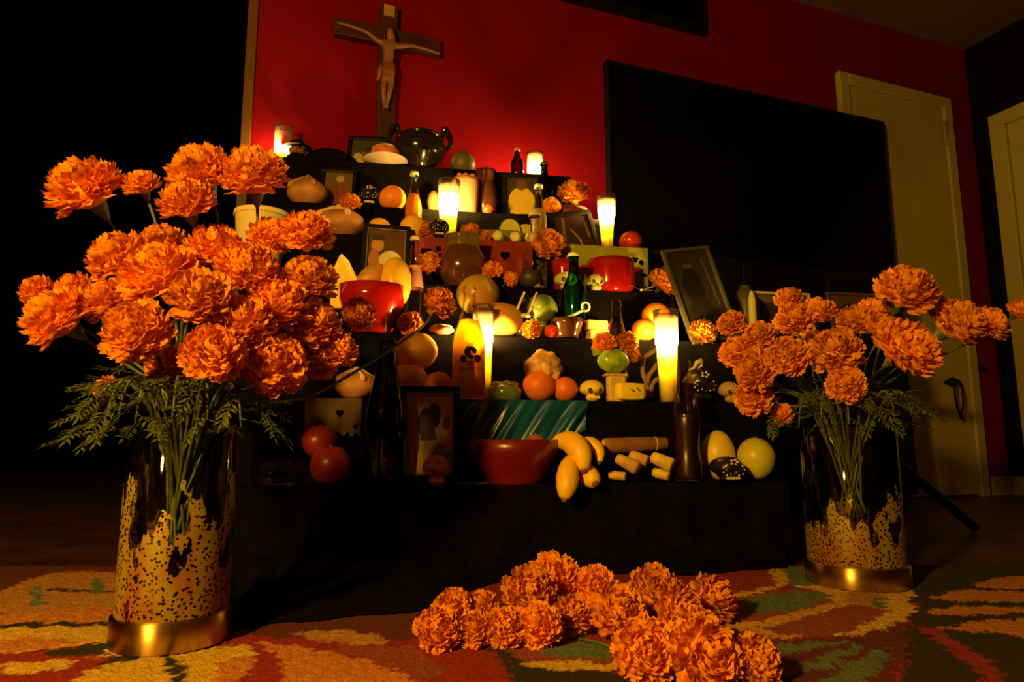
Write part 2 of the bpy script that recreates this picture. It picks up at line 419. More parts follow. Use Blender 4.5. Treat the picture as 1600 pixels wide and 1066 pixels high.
# ------------------------------------------------------------------ altar: seven cloth-covered rows
altar = empty('altar', V((0, 1.5, 0)), 'stepped altar draped in black cloth, crowded with offerings, against the red wall', 'altar')
ROW_PX = [None, (330, 1232), (360, 1195), (380, 1140), (390, 1052), (392, 1018), (392, 940), (392, 892)]
for i in range(1, 8):
    z0 = 0.0 if i == 1 else ROW_Z[i - 1]; z1 = ROW_Z[i]
    l = solve_px(ROW_PX[i][0], ROW_C[i], z1); r = solve_px(ROW_PX[i][1], ROW_C[i], z1)
    # back edge follows the wall
    def back(p):
        t = (WC - 0.015 - WN.dot(p)) / WN.dot(AN); return p + AN * t
    lb, rb = back(l), back(r)
    if i < 5:
        # lower tiers stop a little behind the next row's front, clear of the console
        k_ = ROW_C[i + 1] - ROW_C[i] + 0.25
        lb = l + AN * min((lb - l).length, k_); rb = r + AN * min((rb - r).length, k_)
    # cloth: rippled front
    nseg = 60; vs = []; top = []
    fr = []
    for k in range(nseg + 1):
        t = k / nseg; p = l.lerp(r, t); fr.append(p)
    m_ = MB(); vv = []; ff = []
    zs = [0, .25, .5, .75, .93, 1.0]
    for k, p in enumerate(fr):
        x = (p - l).length
        for zz in zs:
            amp = 0.010 * (1 - zz) if i == 1 else 0.004 * (1 - zz)
            off = amp * (math.sin(x * 34 + i * 2) + 0.6 * math.sin(x * 71 + i))
            q = p - AN * (off if zz < .95 else 0)
            vv.append((q.x, q.y, lerp(z0, z1, zz)))
        q = p + AN * 0.03; vv.append((q.x, q.y, z1))
    st = len(zs) + 1
    for k in range(nseg):
        for j in range(st - 1):
            ff.append((k * st + j, (k + 1) * st + j, (k + 1) * st + j + 1, k * st + j + 1))
    m_.add([(x, y - 1.5, z) for x, y, z in vv], ff)
    q0, q1 = l + AN * 0.028, r + AN * 0.028
    m_.prism([(q0.x, q0.y - 1.5), (q1.x, q1.y - 1.5), (rb.x, rb.y - 1.5), (lb.x, lb.y - 1.5)], z0, z1)
    # side drops
    for p, pb in ((l, q0), (r, q1)):
        m_.add([(p.x, p.y - 1.5, z0), (pb.x, pb.y - 1.5, z0), (pb.x, pb.y - 1.5, z1), (p.x, p.y - 1.5, z1)], [(0, 1, 2, 3)])
    m_.build('tier', BLACKCLOTH, altar, False)

SHADE_EDGE = [(335, 985), (380, 978), (430, 968), (490, 966), (560, 957), (650, 951), (705, 930), (770, 908), (850, 898), (960, 893), (1080, 895), (1160, 888), (1228, 884)]  # outline of a black sheet added as the shade at the altar foot
fr = [atZ(a, b, 0.016) for a, b in SHADE_EDGE]
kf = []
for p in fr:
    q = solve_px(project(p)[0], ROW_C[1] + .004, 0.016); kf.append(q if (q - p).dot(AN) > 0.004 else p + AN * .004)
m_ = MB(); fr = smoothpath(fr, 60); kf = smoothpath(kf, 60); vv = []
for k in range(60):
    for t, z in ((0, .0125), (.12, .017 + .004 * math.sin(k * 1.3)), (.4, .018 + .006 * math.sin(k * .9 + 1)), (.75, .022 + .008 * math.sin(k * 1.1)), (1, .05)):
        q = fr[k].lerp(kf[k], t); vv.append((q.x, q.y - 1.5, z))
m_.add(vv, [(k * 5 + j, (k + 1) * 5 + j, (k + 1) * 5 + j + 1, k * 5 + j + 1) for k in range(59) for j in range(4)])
m_.build('foot_shade_sheet', BLACKCLOTH, altar)

# ------------------------------------------------------------------ console, side table and things on it
ca = W(1010, 430, 0.32); cb = W(1403, 446, 0.30); ztop = W(1250, 414, 0.32).z
ca = V((ca.x, ca.y, 0)); cb = V((cb.x, cb.y, 0))
cs = empty('media_console', (ca + cb) / 2, 'tall black media console standing below the television', 'cabinet', rz=WA)
w2 = (cb - ca).length / 2
MB().box((-w2, 0, 0.05), (w2, 0.29, ztop)).build('body', BLACKWOOD, cs, False, 0.004)
for k in range(3):
    x0 = -w2 + 0.01 + k * (2 * w2 - 0.01) / 3
    MB().box((x0, -0.012, 0.07), (x0 + (2 * w2 - 0.04) / 3, 0.0, ztop - 0.02)).build('door', BLACKWOOD, cs, False, 0.003)
MB().box((-w2 + .02, 0.02, 0), (w2 - .02, 0.27, 0.05)).build('plinth', BLACKWOOD, cs, False)
zt = atY(1270, 531, 1.95).z
ta = atY(1150, 531, 1.93); tb = atY(1392, 531, 1.98)
ta.z = tb.z = 0
st_ = empty('side_table', (ta + tb) / 2, 'black folding side table with crossed legs behind the right vase', 'table', rz=math.atan2(tb.y - ta.y, tb.x - ta.x))
w2 = (tb - ta).length / 2
MB().box((-w2, -0.13, zt - 0.02), (w2, 0.13, zt)).build('tabletop', BLACKWOOD, st_, False, 0.004)
for s in (-1, 1):
    MB().tube([V((-s * w2 * .95, -0.09 * s, zt - 0.025)), V((s * (w2 + .14), -0.09 * s, 0.012))], 0.013, 8).build('leg', BLACKWOOD, st_)
MB().tube([V((-w2 * .9, -0.09, zt * .35)), V((-w2 * .9, 0.09, zt * .35))], 0.008, 8).build('crossbar', BLACKWOOD, st_)

# ------------------------------------------------------------------ pictures
PRINT = attr_mat('photo_print', 0.5)
def paint(w, h, bg, shapes, nx=48, ny=60, seed=0):
    """flat photo print: grid with a colour per vertex"""
    xs = np.linspace(0, 1, nx); ys = np.linspace(0, 1, ny)
    U, Vv = np.meshgrid(xs, ys)
    colr = np.zeros((ny, nx, 3)); colr[:] = bg
    for s in shapes:
        if s[0] == 'e':
            _, cx, cy, rx, ry, c = s; msk = ((U - cx) / rx) ** 2 + ((Vv - cy) / ry) ** 2 < 1
        elif s[0] == 'r':
            _, x0, y0, x1, y1, c = s; msk = (U >= x0) & (U <= x1) & (Vv >= y0) & (Vv <= y1)
        else:
            _, poly, c = s; msk = inpoly(U, Vv, poly)
        colr[msk] = c
    vs = [((u - .5) * w, 0, v * h) for v in ys for u in xs]
    fs = [(j * nx + i, j * nx + i + 1, (j + 1) * nx + i + 1, (j + 1) * nx + i) for j in range(ny - 1) for i in range(nx - 1)]
    me = bpy.data.meshes.new('picture'); me.from_pydata(vs, [], fs)
    at = me.color_attributes.new('print', 'FLOAT_COLOR', 'POINT')
    rgba = np.ones((ny * nx, 4)); rgba[:, :3] = colr.reshape(-1, 3); at.data.foreach_set('color', rgba.ravel())
    me.materials.append(PRINT)
    return me
def inpoly(X, Y, poly):
    r = np.zeros(X.shape, bool); n = len(poly); j = n - 1
    for i in range(n):
        xi, yi = poly[i]; xj, yj = poly[j]
        if yi != yj:
            c = ((yi > Y) != (yj > Y)) & (X < (xj - xi) * (Y - yi) / (yj - yi) + xi); r ^= c
        j = i
    return r
def frame(p, w, h, label, bg, shapes, tilt=12, turn=0.0, border=0.012, thick=0.012, m=None, roll=0.0, name='picture_frame', group='framed photos on the altar', lip=None):
    """standing photo frame leaning back by tilt degrees"""
    t = math.radians(tilt)
    root = empty(name, V(p) + V((0, 0, thick * math.sin(t) + 0.001)), label, 'picture frame', group, rot=(-t, roll, AA + turn))
    m = m or BLACKWOOD
    a = MB(); b = border
    for x0, z0, x1, z1 in ((-w / 2, 0, w / 2, b), (-w / 2, h - b, w / 2, h), (-w / 2, b, -w / 2 + b, h - b), (w / 2 - b, b, w / 2, h - b)):
        a.box((x0, 0, z0), (x1, thick, z1))
    a.build('frame', m, root, False, 0.0015)
    if lip:
        a = MB(); l = 0.0025; x1 = w / 2 - b; z0 = b; z1 = h - b
        for q0, q1, q2, q3 in ((-x1, z0, x1, z0 + l), (-x1, z1 - l, x1, z1), (-x1, z0 + l, -x1 + l, z1 - l), (x1 - l, z0 + l, x1, z1 - l)):
            a.box((q0, 0.001, q1), (q2, 0.006, q3))
        a.build('inner_lip', lip, root, False)
    me = paint(w - 2 * b, h - 2 * b, bg, shapes)
    o = bpy.data.objects.new('photo', me); o.location = (0, thick * 0.6, b); link(o, root)
    MB().add([(-w / 2 + b, thick * .45, b), (w / 2 - b, thick * .45, b), (w / 2 - b, thick * .45, h - b), (-w / 2 + b, thick * .45, h - b)], [(0, 1, 2, 3)]).build('glass_pane', PANE, root, False)
    MB().box((-w / 2 + b * .5, thick * .7, b * .5), (w / 2 - b * .5, thick, h - b * .5)).build('backing_board', BLACKCLOTH, root, False)
    # easel strut behind
    L_ = h * 0.7; ang = math.radians(18) + t
    z = h * 0.62
    MB().add([(-.008, thick, z), (.008, thick, z), (.012, thick + z * math.tan(t + .12) * .9, z * .12), (-.012, thick + z * math.tan(t + .12) * .9, z * .12)], [(0, 1, 2, 3)]).build('easel_strut', BLACKCLOTH, root, False)
    return root
def frame_px(row, x0, x1, ytop, label, bg, shapes, back=0.05, ratio=None, **k):
    p = B(row, (x0 + x1) / 2, back); w = (x1 - x0) * mpp(p); h = zat(p, ytop) - p.z
    h = h / math.cos(math.radians(k.get('tilt', 12)))
    return frame(p, w, h, label, bg, shapes, **k)
SKIN = (0.45, 0.22, 0.10); DK = (0.03, 0.018, 0.010)
SILVER = mat('dull_silver', (0.35, 0.32, 0.22), 0.35, 0.1, 30, metal=0.7)
# top row
frame_px(7, 541, 606, 209, 'black frame with a blurred bust portrait, leftmost of the top row beside the black urn', (0.05, 0.045, 0.03),
         [('e', .5, .12, .36, .30, (0.62, 0.40, 0.12)), ('e', .52, .46, .22, .22, (0.18, 0.08, 0.03)), ('e', .2, .35, .13, .12, (0.5, 0.42, 0.25)), ('e', .5, .62, .17, .1, DK)], back=0.04, turn=-0.1)
frame_px(6, 497, 553, 258, 'small dark frame with a faded reddish photo behind the breads at left', (0.12, 0.08, 0.04),
         [('e', .32, .35, .2, .33, (0.16, 0.03, 0.015)), ('e', .72, .35, .2, .38, (0.22, 0.05, 0.02)), ('e', .55, .82, .15, .1, (0.4, 0.3, 0.15))], back=0.06, turn=-0.08)
frame_px(6, 786, 848, 266, 'black frame with a figure in a yellow shirt, below the top right candle', (0.05, 0.04, 0.02),
         [('e', .48, .35, .42, .40, (0.75, 0.55, 0.06)), ('r', .12, .05, .84, .45, (0.75, 0.55, 0.06)), ('e', .48, .80, .18, .14, (0.16, 0.08, 0.03))], back=0.03, turn=-0.12)
# row 5 right: frame with pale reflection strips painted into the print
frame_px(5, 872, 942, 326, 'black tilted frame with a dark photo and painted reflections beside the tall tapered candle', (0.05, 0.02, 0.012),
         [('p', [(.08, .1), (.18, .1), (.3, .95), (.22, .95)], (0.2, 0.15, 0.09)), ('p', [(.62, .05), (.68, .05), (.62, .3), (.42, .62), (.4, .58), (.56, .3)], (0.35, 0.28, 0.18)), ('p', [(.88, .3), (.95, .3), (.9, .95), (.84, .95)], (0.25, 0.2, 0.12))],
         back=0.06, turn=0.05, roll=-0.16, tilt=14, border=0.014)
# row 4 left: person in white
frame_px(4, 562, 637, 348, 'black frame of a person in a white shirt above the red fruit bowl', (0.10, 0.035, 0.015),
         [('e', .62, .30, .34, .30, (0.75, 0.68, 0.35)), ('r', .3, 0, .95, .3, (0.75, 0.62, 0.2)), ('e', .28, .70, .16, .13, (0.55, 0.28, 0.10)), ('e', .28, .84, .17, .06, DK), ('e', .2, .4, .14, .22, (0.42, 0.17, 0.07))],
         back=0.05, turn=0.0, tilt=8, roll=0.03, lip=SILVER)
# big frame at right end of row 3
frame_px(3, 1078, 1166, 378, 'largest frame, dim grey-green photo, leaning at the right end of the altar', (0.085, 0.075, 0.045),
         [('e', .42, .60, .24, .22, (0.035, 0.03, 0.02)), ('e', .45, .2, .36, .26, (0.05, 0.04, 0.025)), ('p', [(.3, .85), (.5, .86), (.55, .8), (.33, .8)], (0.2, 0.19, 0.13)), ('p', [(.86, .35), (.9, .35), (.84, .9), (.8, .9)], (0.25, 0.24, 0.15))],
         back=0.0, turn=0.10, tilt=14, roll=-0.17, border=0.010, m=mat('grey_green_frame', (0.06, 0.055, 0.03), 0.4, 0.1, 20))
# row 1: couple
frame_px(1, 621, 718, 604, 'black frame with a couple in silhouette, lowest row beside the green bottle', (0.62, 0.52, 0.20),
         [('r', 0, 0, 1, .28, (0.42, 0.29, 0.10)), ('r', .1, .02, .38, .48, (0.85, 0.60, 0.22)), ('p', [(.35, 0), (.78, 0), (.8, .5), (.4, .5)], (0.50, 0.33, 0.12)),
          ('e', .42, .62, .17, .20, (0.05, 0.025, 0.012)), ('e', .60, .72, .13, .16, (0.045, 0.022, 0.010)), ('p', [(.3, .42), (.66, .42), (.6, .6), (.3, .62)], (0.06, 0.03, 0.015)), ('e', .85, .62, .08, .08, (0.15, 0.1, 0.05))],
         back=0.075, turn=-0.05, tilt=7, border=0.014, lip=SILVER)
# on the side table
def on_table(px, back, z=None):
    y = lerp(1.93, 1.98, (px - 1150) / 242.0) + back
    p = atY(px, 531, y); p.z = zt; return p
def table_frame(x0, x1, ytop, label, bg, shapes, back, m, turn=0.0):
    p = on_table((x0 + x1) / 2, back); w = (x1 - x0) * mpp(p); h = (zat(p, ytop) - p.z) * 1.02
    return frame(p, w, h, label, bg, shapes, tilt=10, turn=turn, m=m, border=0.008, group='framed cards on the side table')
TANF = mat('tan_frame', (0.75, 0.60, 0.25), 0.5, 0.08, 20)
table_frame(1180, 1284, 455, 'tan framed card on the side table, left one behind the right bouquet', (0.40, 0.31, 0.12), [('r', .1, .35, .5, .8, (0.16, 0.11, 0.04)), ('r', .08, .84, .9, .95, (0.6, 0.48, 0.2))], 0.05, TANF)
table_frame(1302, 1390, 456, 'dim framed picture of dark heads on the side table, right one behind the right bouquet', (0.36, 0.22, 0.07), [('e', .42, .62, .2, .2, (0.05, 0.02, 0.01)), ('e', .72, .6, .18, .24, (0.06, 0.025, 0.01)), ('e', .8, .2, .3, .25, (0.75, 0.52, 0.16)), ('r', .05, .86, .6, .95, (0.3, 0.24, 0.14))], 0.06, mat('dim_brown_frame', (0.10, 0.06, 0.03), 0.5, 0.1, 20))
p = on_table(1168, 0.0)
rt = empty('bottle', p, 'dull olive flat-shouldered flask on the side table beside the pale green candle', 'bottle', rz=AA)
hgt = zat(p, 447) - p.z; r_ = 19 * mpp(p)
OLIVE = mat('olive_ceramic', (0.08, 0.08, 0.04), 0.4, 0.1, 15)
MB().lathe([(0, 0), (r_ * .9, 0), (r_, .01), (r_, hgt * .72), (r_ * .85, hgt * .86), (r_ * .4, hgt * .95), (r_ * .38, hgt * .97), (0, hgt * .97)]).build('body', OLIVE, rt)
MB().lathe([(0, hgt * .96), (r_ * .42, hgt * .96), (r_ * .42, hgt), (0, hgt)]).build('stopper', OLIVE, rt)
p = on_table(1178, -0.07)
rt = empty('taper_candle', p, 'pale green unlit taper on the side table, left of the tan framed card', 'candle', rz=AA)
hgt = zat(p, 454) - p.z; r_ = 6.0 * mpp(p)
MB().lathe([(0, .006), (r_, .006), (r_ * 1.05, hgt * .4), (r_, hgt * .8), (r_ * .5, hgt * .96), (0, hgt)]).build('shaft', mat('pale_green_wax', (0.80, 0.80, 0.30), 0.5, 0.05, 10), rt)
MB().lathe([(0, 0), (r_ * 2, 0), (r_ * 2, .006), (r_ * 1.2, .012), (0, .012)]).build('holder', OLIVE, rt)

# ------------------------------------------------------------------ crucifix on the wall
WOODX = mat('dark_crucifix_wood', (0.045, 0.009, 0.004), 0.5, 0.25, 18)
cb_ = W(602, 232, 0.03); ctp = W(612, 8, 0.03)
cx = empty('crucifix', V((cb_.x, cb_.y, cb_.z)), 'brown wooden crucifix with a pale figure hanging on the red wall', 'crucifix', rz=WA)
HC = ctp.z - cb_.z; uu = HC / 224.0      # about one picture pixel
def cpt(px, py, y=0.0): return V(((px - 607) * uu / math.cos(WA) * .98, y, (232 - py) * uu))
pw = 13 * uu
MB().box((-pw, -0.0, 0), (pw, 0.026, HC)).build('post', WOODX, cx, False, 0.003)
MB().box((-78 * uu, -0.004, (232 - 72) * uu), (78 * uu, 0.022, (232 - 46) * uu)).build('crossbar', WOODX, cx, False, 0.003)
MB().box((-8 * uu, -0.006, (232 - 27) * uu), (8 * uu, 0.0, (232 - 10) * uu)).build('nameplate', mat('worn_brass', (0.34, 0.22, 0.07), 0.5, 0.15, 30), cx, False, 0.001)
def skinned(name, joints, edges, m, parent, sub=2):
    me = bpy.data.meshes.new(name); me.from_pydata([tuple(j[0]) for j in joints], edges, []); me.materials.append(m)
    o = bpy.data.objects.new(name, me); link(o, parent)
    md = o.modifiers.new('skin', 'SKIN'); md.use_smooth_shade = True
    sk = me.skin_vertices[0].data
    for i, j in enumerate(joints):
        sk[i].radius = j[1] if hasattr(j[1], '__len__') else (j[1], j[1]); sk[i].use_root = (i == 0)
    ss = o.modifiers.new('sub', 'SUBSURF'); ss.levels = sub; ss.render_levels = sub
    return o
BODY = mat('figure_ivory', (0.21, 0.085, 0.03), 0.5, 0.08, 30)
yb = -0.02
J = [(cpt(606, 122, yb), 8 * uu), (cpt(606, 105, yb), 7.5 * uu), (cpt(606, 88, yb), 9 * uu), (cpt(606, 76, yb), 6.5 * uu), (cpt(607, 70, yb - .006), 3.2 * uu), (cpt(607, 62, yb - .012), 5.6 * uu), (cpt(607, 54, yb - .010), 4.8 * uu),
     (cpt(592, 76, yb), 4 * uu), (cpt(577, 64, yb + .004), 2.9 * uu), (cpt(556, 59, yb + .008), 2.3 * uu), (cpt(536, 57, yb + .010), 1.9 * uu),
     (cpt(620, 77, yb), 4 * uu), (cpt(638, 70, yb + .004), 2.9 * uu), (cpt(660, 70, yb + .008), 2.3 * uu), (cpt(680, 72, yb + .010), 1.9 * uu),
     (cpt(601, 134, yb), 5.2 * uu), (cpt(600, 150, yb - .012), 3.9 * uu), (cpt(602, 166, yb), 3.0 * uu), (cpt(603, 177, yb - .006), 2.6 * uu),
     (cpt(611, 134, yb), 5.2 * uu), (cpt(609, 150, yb - .012), 3.9 * uu), (cpt(606, 166, yb), 3.0 * uu), (cpt(604.5, 178, yb - .010), 2.6 * uu)]
E = [(0, 1), (1, 2), (2, 3), (3, 4), (4, 5), (5, 6), (3, 7), (7, 8), (8, 9), (9, 10), (3, 11), (11, 12), (12, 13), (13, 14), (0, 15), (15, 16), (16, 17), (17, 18), (0, 19), (19, 20), (20, 21), (21, 22)]
skinned('figure', J, E, BODY, cx)
HAIR = mat('dark_hair', (0.03, 0.012, 0.006), 0.6, 0.2, 60)
MB().ball(tuple(cpt(607, 57, yb - .006)), (6.6 * uu, 5.5 * uu, 6.5 * uu)).ball(tuple(cpt(600, 66, yb - .004)), (2.6 * uu, 3 * uu, 7 * uu)).ball(tuple(cpt(614, 66, yb - .004)), (2.4 * uu, 3 * uu, 6 * uu)).build('hair', HAIR, cx)
lo = [(9.6 * uu, cpt(0, 108).z), (10.2 * uu, cpt(0, 114).z), (10.6 * uu, cpt(0, 121).z), (9.6 * uu, cpt(0, 127).z), (8.6 * uu, cpt(0, 128).z)]
m_ = MB(); m_.lathe(lo, 20, (cpt(606, 0).x, yb, 0)); m_.tube([cpt(597, 112, yb - .012), cpt(594, 124, yb - .014), cpt(592, 138, yb - .008)], [3.4 * uu, 3.8 * uu, 2.2 * uu], 8)
m_.build('loincloth', mat('figure_cloth', (0.16, 0.05, 0.025), 0.7, 0.2, 40), cx)

# ------------------------------------------------------------------ builders for the offerings
def candle(p, rb, rt, h, label, fill=0.68, name='candle', lit=True, waxm=None, group='glass candles on the altar', flame_scale=1.0):
    root = empty(name, p, label, 'candle', group)
    t = 0.0018
    def R(z): return lerp(rb, rt, z / h)
    g = MB().lathe([(0, 0), (rb * .96, 0), (rb, .003)] + [(R(h * k / 8), h * k / 8) for k in range(1, 9)] + [(rt - t, h)] + [(R(h * k / 8) - t, h * k / 8) for k in range(7, 5, -1)], 32)
    g.build('glass', CANDLEGL, root)
    wz = h * fill
    cr = min(.020, h * .20); wt = wz + cr * .75
    prof = [(0, .003)] + [(R(lerp(.003, wt, k / 6)) - t * 1.4, lerp(.003, wt, k / 6)) for k in range(7)] + [(R(wt) - .0045, wt - .001), (R(wz) - .0055, wz + .002), (R(wz * .7) * .62, wz * .74), (R(wz * .4) * .34, wz * .45), (0, wz * .36)]
    MB().lathe(prof, 32).build('wax', waxm or WAX, root)
    MB().tube([V((rt * 1.0 * math.cos(a), rt * math.sin(a), h)) for a in [2 * PI * k / 32 for k in range(33)]], .0012, 6, cap=False).build('rim', CANDLERIM, root)
    MB().tube([V((0, 0, wz * .36)), V((0, 0, wz + .004)), V((.001, 0, wz + .007))], .0011, 6).build('wick', BLACKPL, root)
    if lit:
        s = flame_scale
        MB().lathe([(0, wz + .006), (.0032 * s, wz + .009 * 1), (.0044 * s, wz + .013), (.0034 * s, wz + .019), (.0014 * s, wz + .026 * s), (0, wz + .030 * s)], 14).build('flame', FLAME, root)
    return root
def candle_px(row, px, ytop, wt, wb, label, back=0.05, **k):
    p = B(row, px, back); s = mpp(p); h = zat(p, ytop) - p.z
    return candle(p, wb * s / 2, wt * s / 2, h, label, **k)
PR_SODA = [(.90, 0), (1, .02), (1, .46), (.98, .52), (.86, .60), (.66, .68), (.48, .76), (.40, .84), (.38, .93), (.44, .94), (.44, .97), (.38, .975), (.38, 1)]
PR_BEER = [(.92, 0), (1, .02), (1, .52), (.94, .60), (.70, .68), (.48, .76), (.40, .86), (.37, .94), (.42, .95), (.42, .98), (.37, 1)]
PR_COLA = [(.84, 0), (.94, .03), (.92, .16), (.82, .26), (.88, .38), (.98, .48), (.92, .56), (.68, .68), (.48, .80), (.40, .92), (.46, .93), (.46, .965), (.40, .97), (.40, 1)]
PR_WINE = [(.92, 0), (1, .02), (1, .42), (.96, .50), (.76, .64), (.52, .78), (.38, .90), (.36, .95), (.42, .955), (.42, .985), (.36, 1)]
def prof_r(prof, z):
    for (r0, z0), (r1, z1) in zip(prof, prof[1:]):
        if z0 <= z <= z1: return lerp(r0, r1, (z - z0) / max(1e-6, z1 - z0))
    return prof[-1][0]
def bottle(p, r, h, label, prof, gm, liquid=None, fill=0.6, cap=None, band=None, rz=0.0, group='bottles among the offerings', lean=0.0, name='bottle'):
    root = empty(name, p, label, 'bottle', group, rot=(0, lean, AA + rz))
    MB().lathe([(0, 0)] + [(a * r, b * h) for a, b in prof], 32).build('glass', gm, root)
    if liquid:
        n = 14; pr = [(0, .004)] + [((prof_r(prof, .004 / h + fill * k / n)) * r - .0018, .004 + (fill * h - .004) * k / n) for k in range(n + 1)] + [(0, fill * h)]
        MB().lathe(pr, 28).build('liquid', liquid, root)
    if cap:
        rr_ = prof[-1][0] * r * 1.25
        MB().lathe([(0, h + .004), (rr_ * .9, h + .004), (rr_, h + .002), (rr_ * 1.12, h - .006), (rr_, h - .007)], 20).build('cap', cap, root)
    if band:
        z0, z1, bm = band; n = 4
        MB().lathe([(prof_r(prof, lerp(z0, z1, k / n)) * r + .0006, lerp(z0, z1, k / n) * h) for k in range(n + 1)], 32).build('label_band', bm, root)
    return root
def bottle_px(row, px, ytop, w, label, prof, gm, back=0.05, **k):
    p = B(row, px, back); s = mpp(p); h = zat(p, ytop) - p.z
    return bottle(p, w * s / 2, h, label, prof, gm, **k)
ORANGE = mat('orange_peel', (0.85, 0.26, 0.012), 0.45, 0.12, 14, bump=0.12, bscale=420, sss=0.0)
YORANGE = mat('grapefruit_peel', (0.90, 0.48, 0.02), 0.45, 0.12, 14, bump=0.12, bscale=420)
MANGO = mat('mango_skin', (0.62, 0.28, 0.05), 0.35, 0.2, 9, col2=(0.36, 0.30, 0.05))
LIME = mat('lime_skin', (0.16, 0.22, 0.03), 0.25, 0.25, 20, coat=0.5)
GPEAR = mat('green_yellow_skin', (0.50, 0.52, 0.02), 0.4, 0.15, 16, col2=(0.62, 0.58, 0.03))
REDFR = mat('red_fruit_skin', (0.50, 0.03, 0.012), 0.25, 0.25, 14, coat=0.3)
DAVOC = mat('dull_green_skin', (0.14, 0.13, 0.06), 0.5, 0.2, 20)
BREAD = mat('bread_crust', (0.42, 0.20, 0.06), 0.6, 0.3, 18, bump=0.2, bscale=120)
SUGARB = mat('sugared_bread', (0.66, 0.42, 0.20), 0.7, 0.25, 40, bump=0.4, bscale=220)
CALYXF = mat('fruit_calyx', (0.10, 0.10, 0.03), 0.7, 0.2, 30)
def fruit(p, r, label, m, kind='orange', group=None, rz=None, seed=0, stem=True, flat=1.0, tilt=None, cat='fruit'):
    """p is where it rests; r radius or (rx,ry,rz)"""
    r = r if hasattr(r, '__len__') else (r, r, r * .95)
    root = empty(kind, p, label, cat, group, rz=rz if rz is not None else random.uniform(0, 6))
    fn0 = rand_fn(seed + 3, 0.03, 1.6)
    def fn(d):
        s = fn0(d)
        if d.z > .9 and kind in ('orange', 'apple', 'tomato', 'lime', 'grapefruit'): s *= 1 - (d.z - .9) * (1.6 if kind != 'orange' else .5)
        if kind == 'pear': s *= 1 - 0.30 * max(0, d.z) ** 1.2
        if kind == 'mango': s *= 1 + 0.08 * d.x
        return s
    MB().ball((0, 0, r[2]), r, 28, 18, fn).build('flesh' if kind == 'x' else 'skin', m, root)
    if stem:
        zt_ = 2 * r[2] * (.96 if kind not in ('pear',) else .85)
        MB().lathe([(0, zt_ + .003), (.0035, zt_ + .002), (.004, zt_ - .004), (.002, zt_ - .008)], 8).build('stem_end', CALYXF, root)
    return root
def fruit_px(row, px, py, rpx, label, m, kind='orange', back=0.05, ground=True, **k):
    """py = centre row; it rests on its row unless stacked (ground=False keeps the centre height)"""
    p = B(row, px, back); s = mpp(p)
    r = tuple(a * s for a in rpx) if hasattr(rpx, '__len__') else rpx * s
    rz_ = r[2] if hasattr(r, '__len__') else r * .95
    if not ground: p = V((p.x, p.y, zat(p, py) - rz_))
    return fruit(p, r, label, m, kind, **k)
def skull(p, w, label, m, eye, group='sugar skulls on the altar', rz=0.0, deco=None, squash=1.0, teeth=None):
    """small sugar skull: cranium and jaw, eye sockets, nose, teeth"""
    root = empty('sugar_skull', p, label, 'sugar skull', group, rz=AA + rz)
    h = w * 1.05 * squash
    def fn(d):
        s = 1.0
        if d.z < -0.15: s *= 1 - 0.26 * min(1, (-d.z - .15) * 1.2)
        if d.y < -.3 and abs(d.x) > .25 and abs(d.z) < .3: s *= 0.985
        return s
    m_ = MB().ball((0, 0, h * .58), (w * .5, w * .56, h * .44), 28, 18, fn)
    m_.ball((0, -w * .16, h * .19), (w * .30, w * .30, h * .19), 18, 10)
    m_.build('head', m, root)
    for s in (-1, 1):
        MB().ball((s * w * .19, -w * .47, h * .50), (w * .115, w * .07, w * .12), 14, 8).build('eye_socket', eye, root)
    MB().ball((0, -w * .50, h * .34), (w * .05, w * .045, w * .07), 10, 6).build('nose', eye, root)
    t = MB()
    for k in range(5): 
        x = (k - 2) * w * .085; t.box((x - w * .034, -w * .475 + abs(k - 2) * w * .02, h * .14), (x + w * .034, -w * .43 + abs(k - 2) * w * .03, h * .23))
    t.build('teeth', teeth or m, root, False, w * .01)
    if deco:
        d_ = MB()
        for k in range(5):
            a = 2 * PI * k / 5; d_.ball((math.cos(a) * w * .10, -w * .50 + .16 * w * abs(math.sin(a)) * 0, h * .80 + math.sin(a) * w * .07), (w * .045, w * .05, w * .035), 8, 6)
        for s in (-1, 1):
            for k in range(7):
                a = 2 * PI * k / 7; d_.ball((s * w * .19 + math.cos(a) * w * .145, -w * .475 + .02 * w, h * .50 + math.sin(a) * w * .15), (w * .028, w * .03, w * .028), 8, 5)
        d_.build('icing', deco, root)
    return root
def skull_px(row, px, wpx, label, m, eye, back=0.05, **k):
    p = B(row, px, back); return skull(p, wpx * mpp(p), label, m, eye, **k)
def bowl(p, r, h, label, m, name='bowl', foot=.55, cat='bowl', group=None, handles=False):
    root = empty(name, p, label, cat, group, rz=AA)
    t = .004
    MB().lathe([(0, .004), (r * foot * .9, 0), (r * foot, 0), (r * foot, .006), (r * .80, h * .35), (r * .95, h * .72), (r, h), (r - t, h), (r * .93 - t, h * .72), (r * .76, h * .38), (r * foot * .8, .012), (0, .010)], 40).build('body', m, root)
    if handles:
        for s in (-1, 1):
            MB().tube([V((s * r * .93, 0, h * .70)), V((s * r * 1.16, 0, h * .74)), V((s * r * 1.18, 0, h * .86)), V((s * r * .96, 0, h * .88))], .006, 8).build('handle', m, root)
    return root

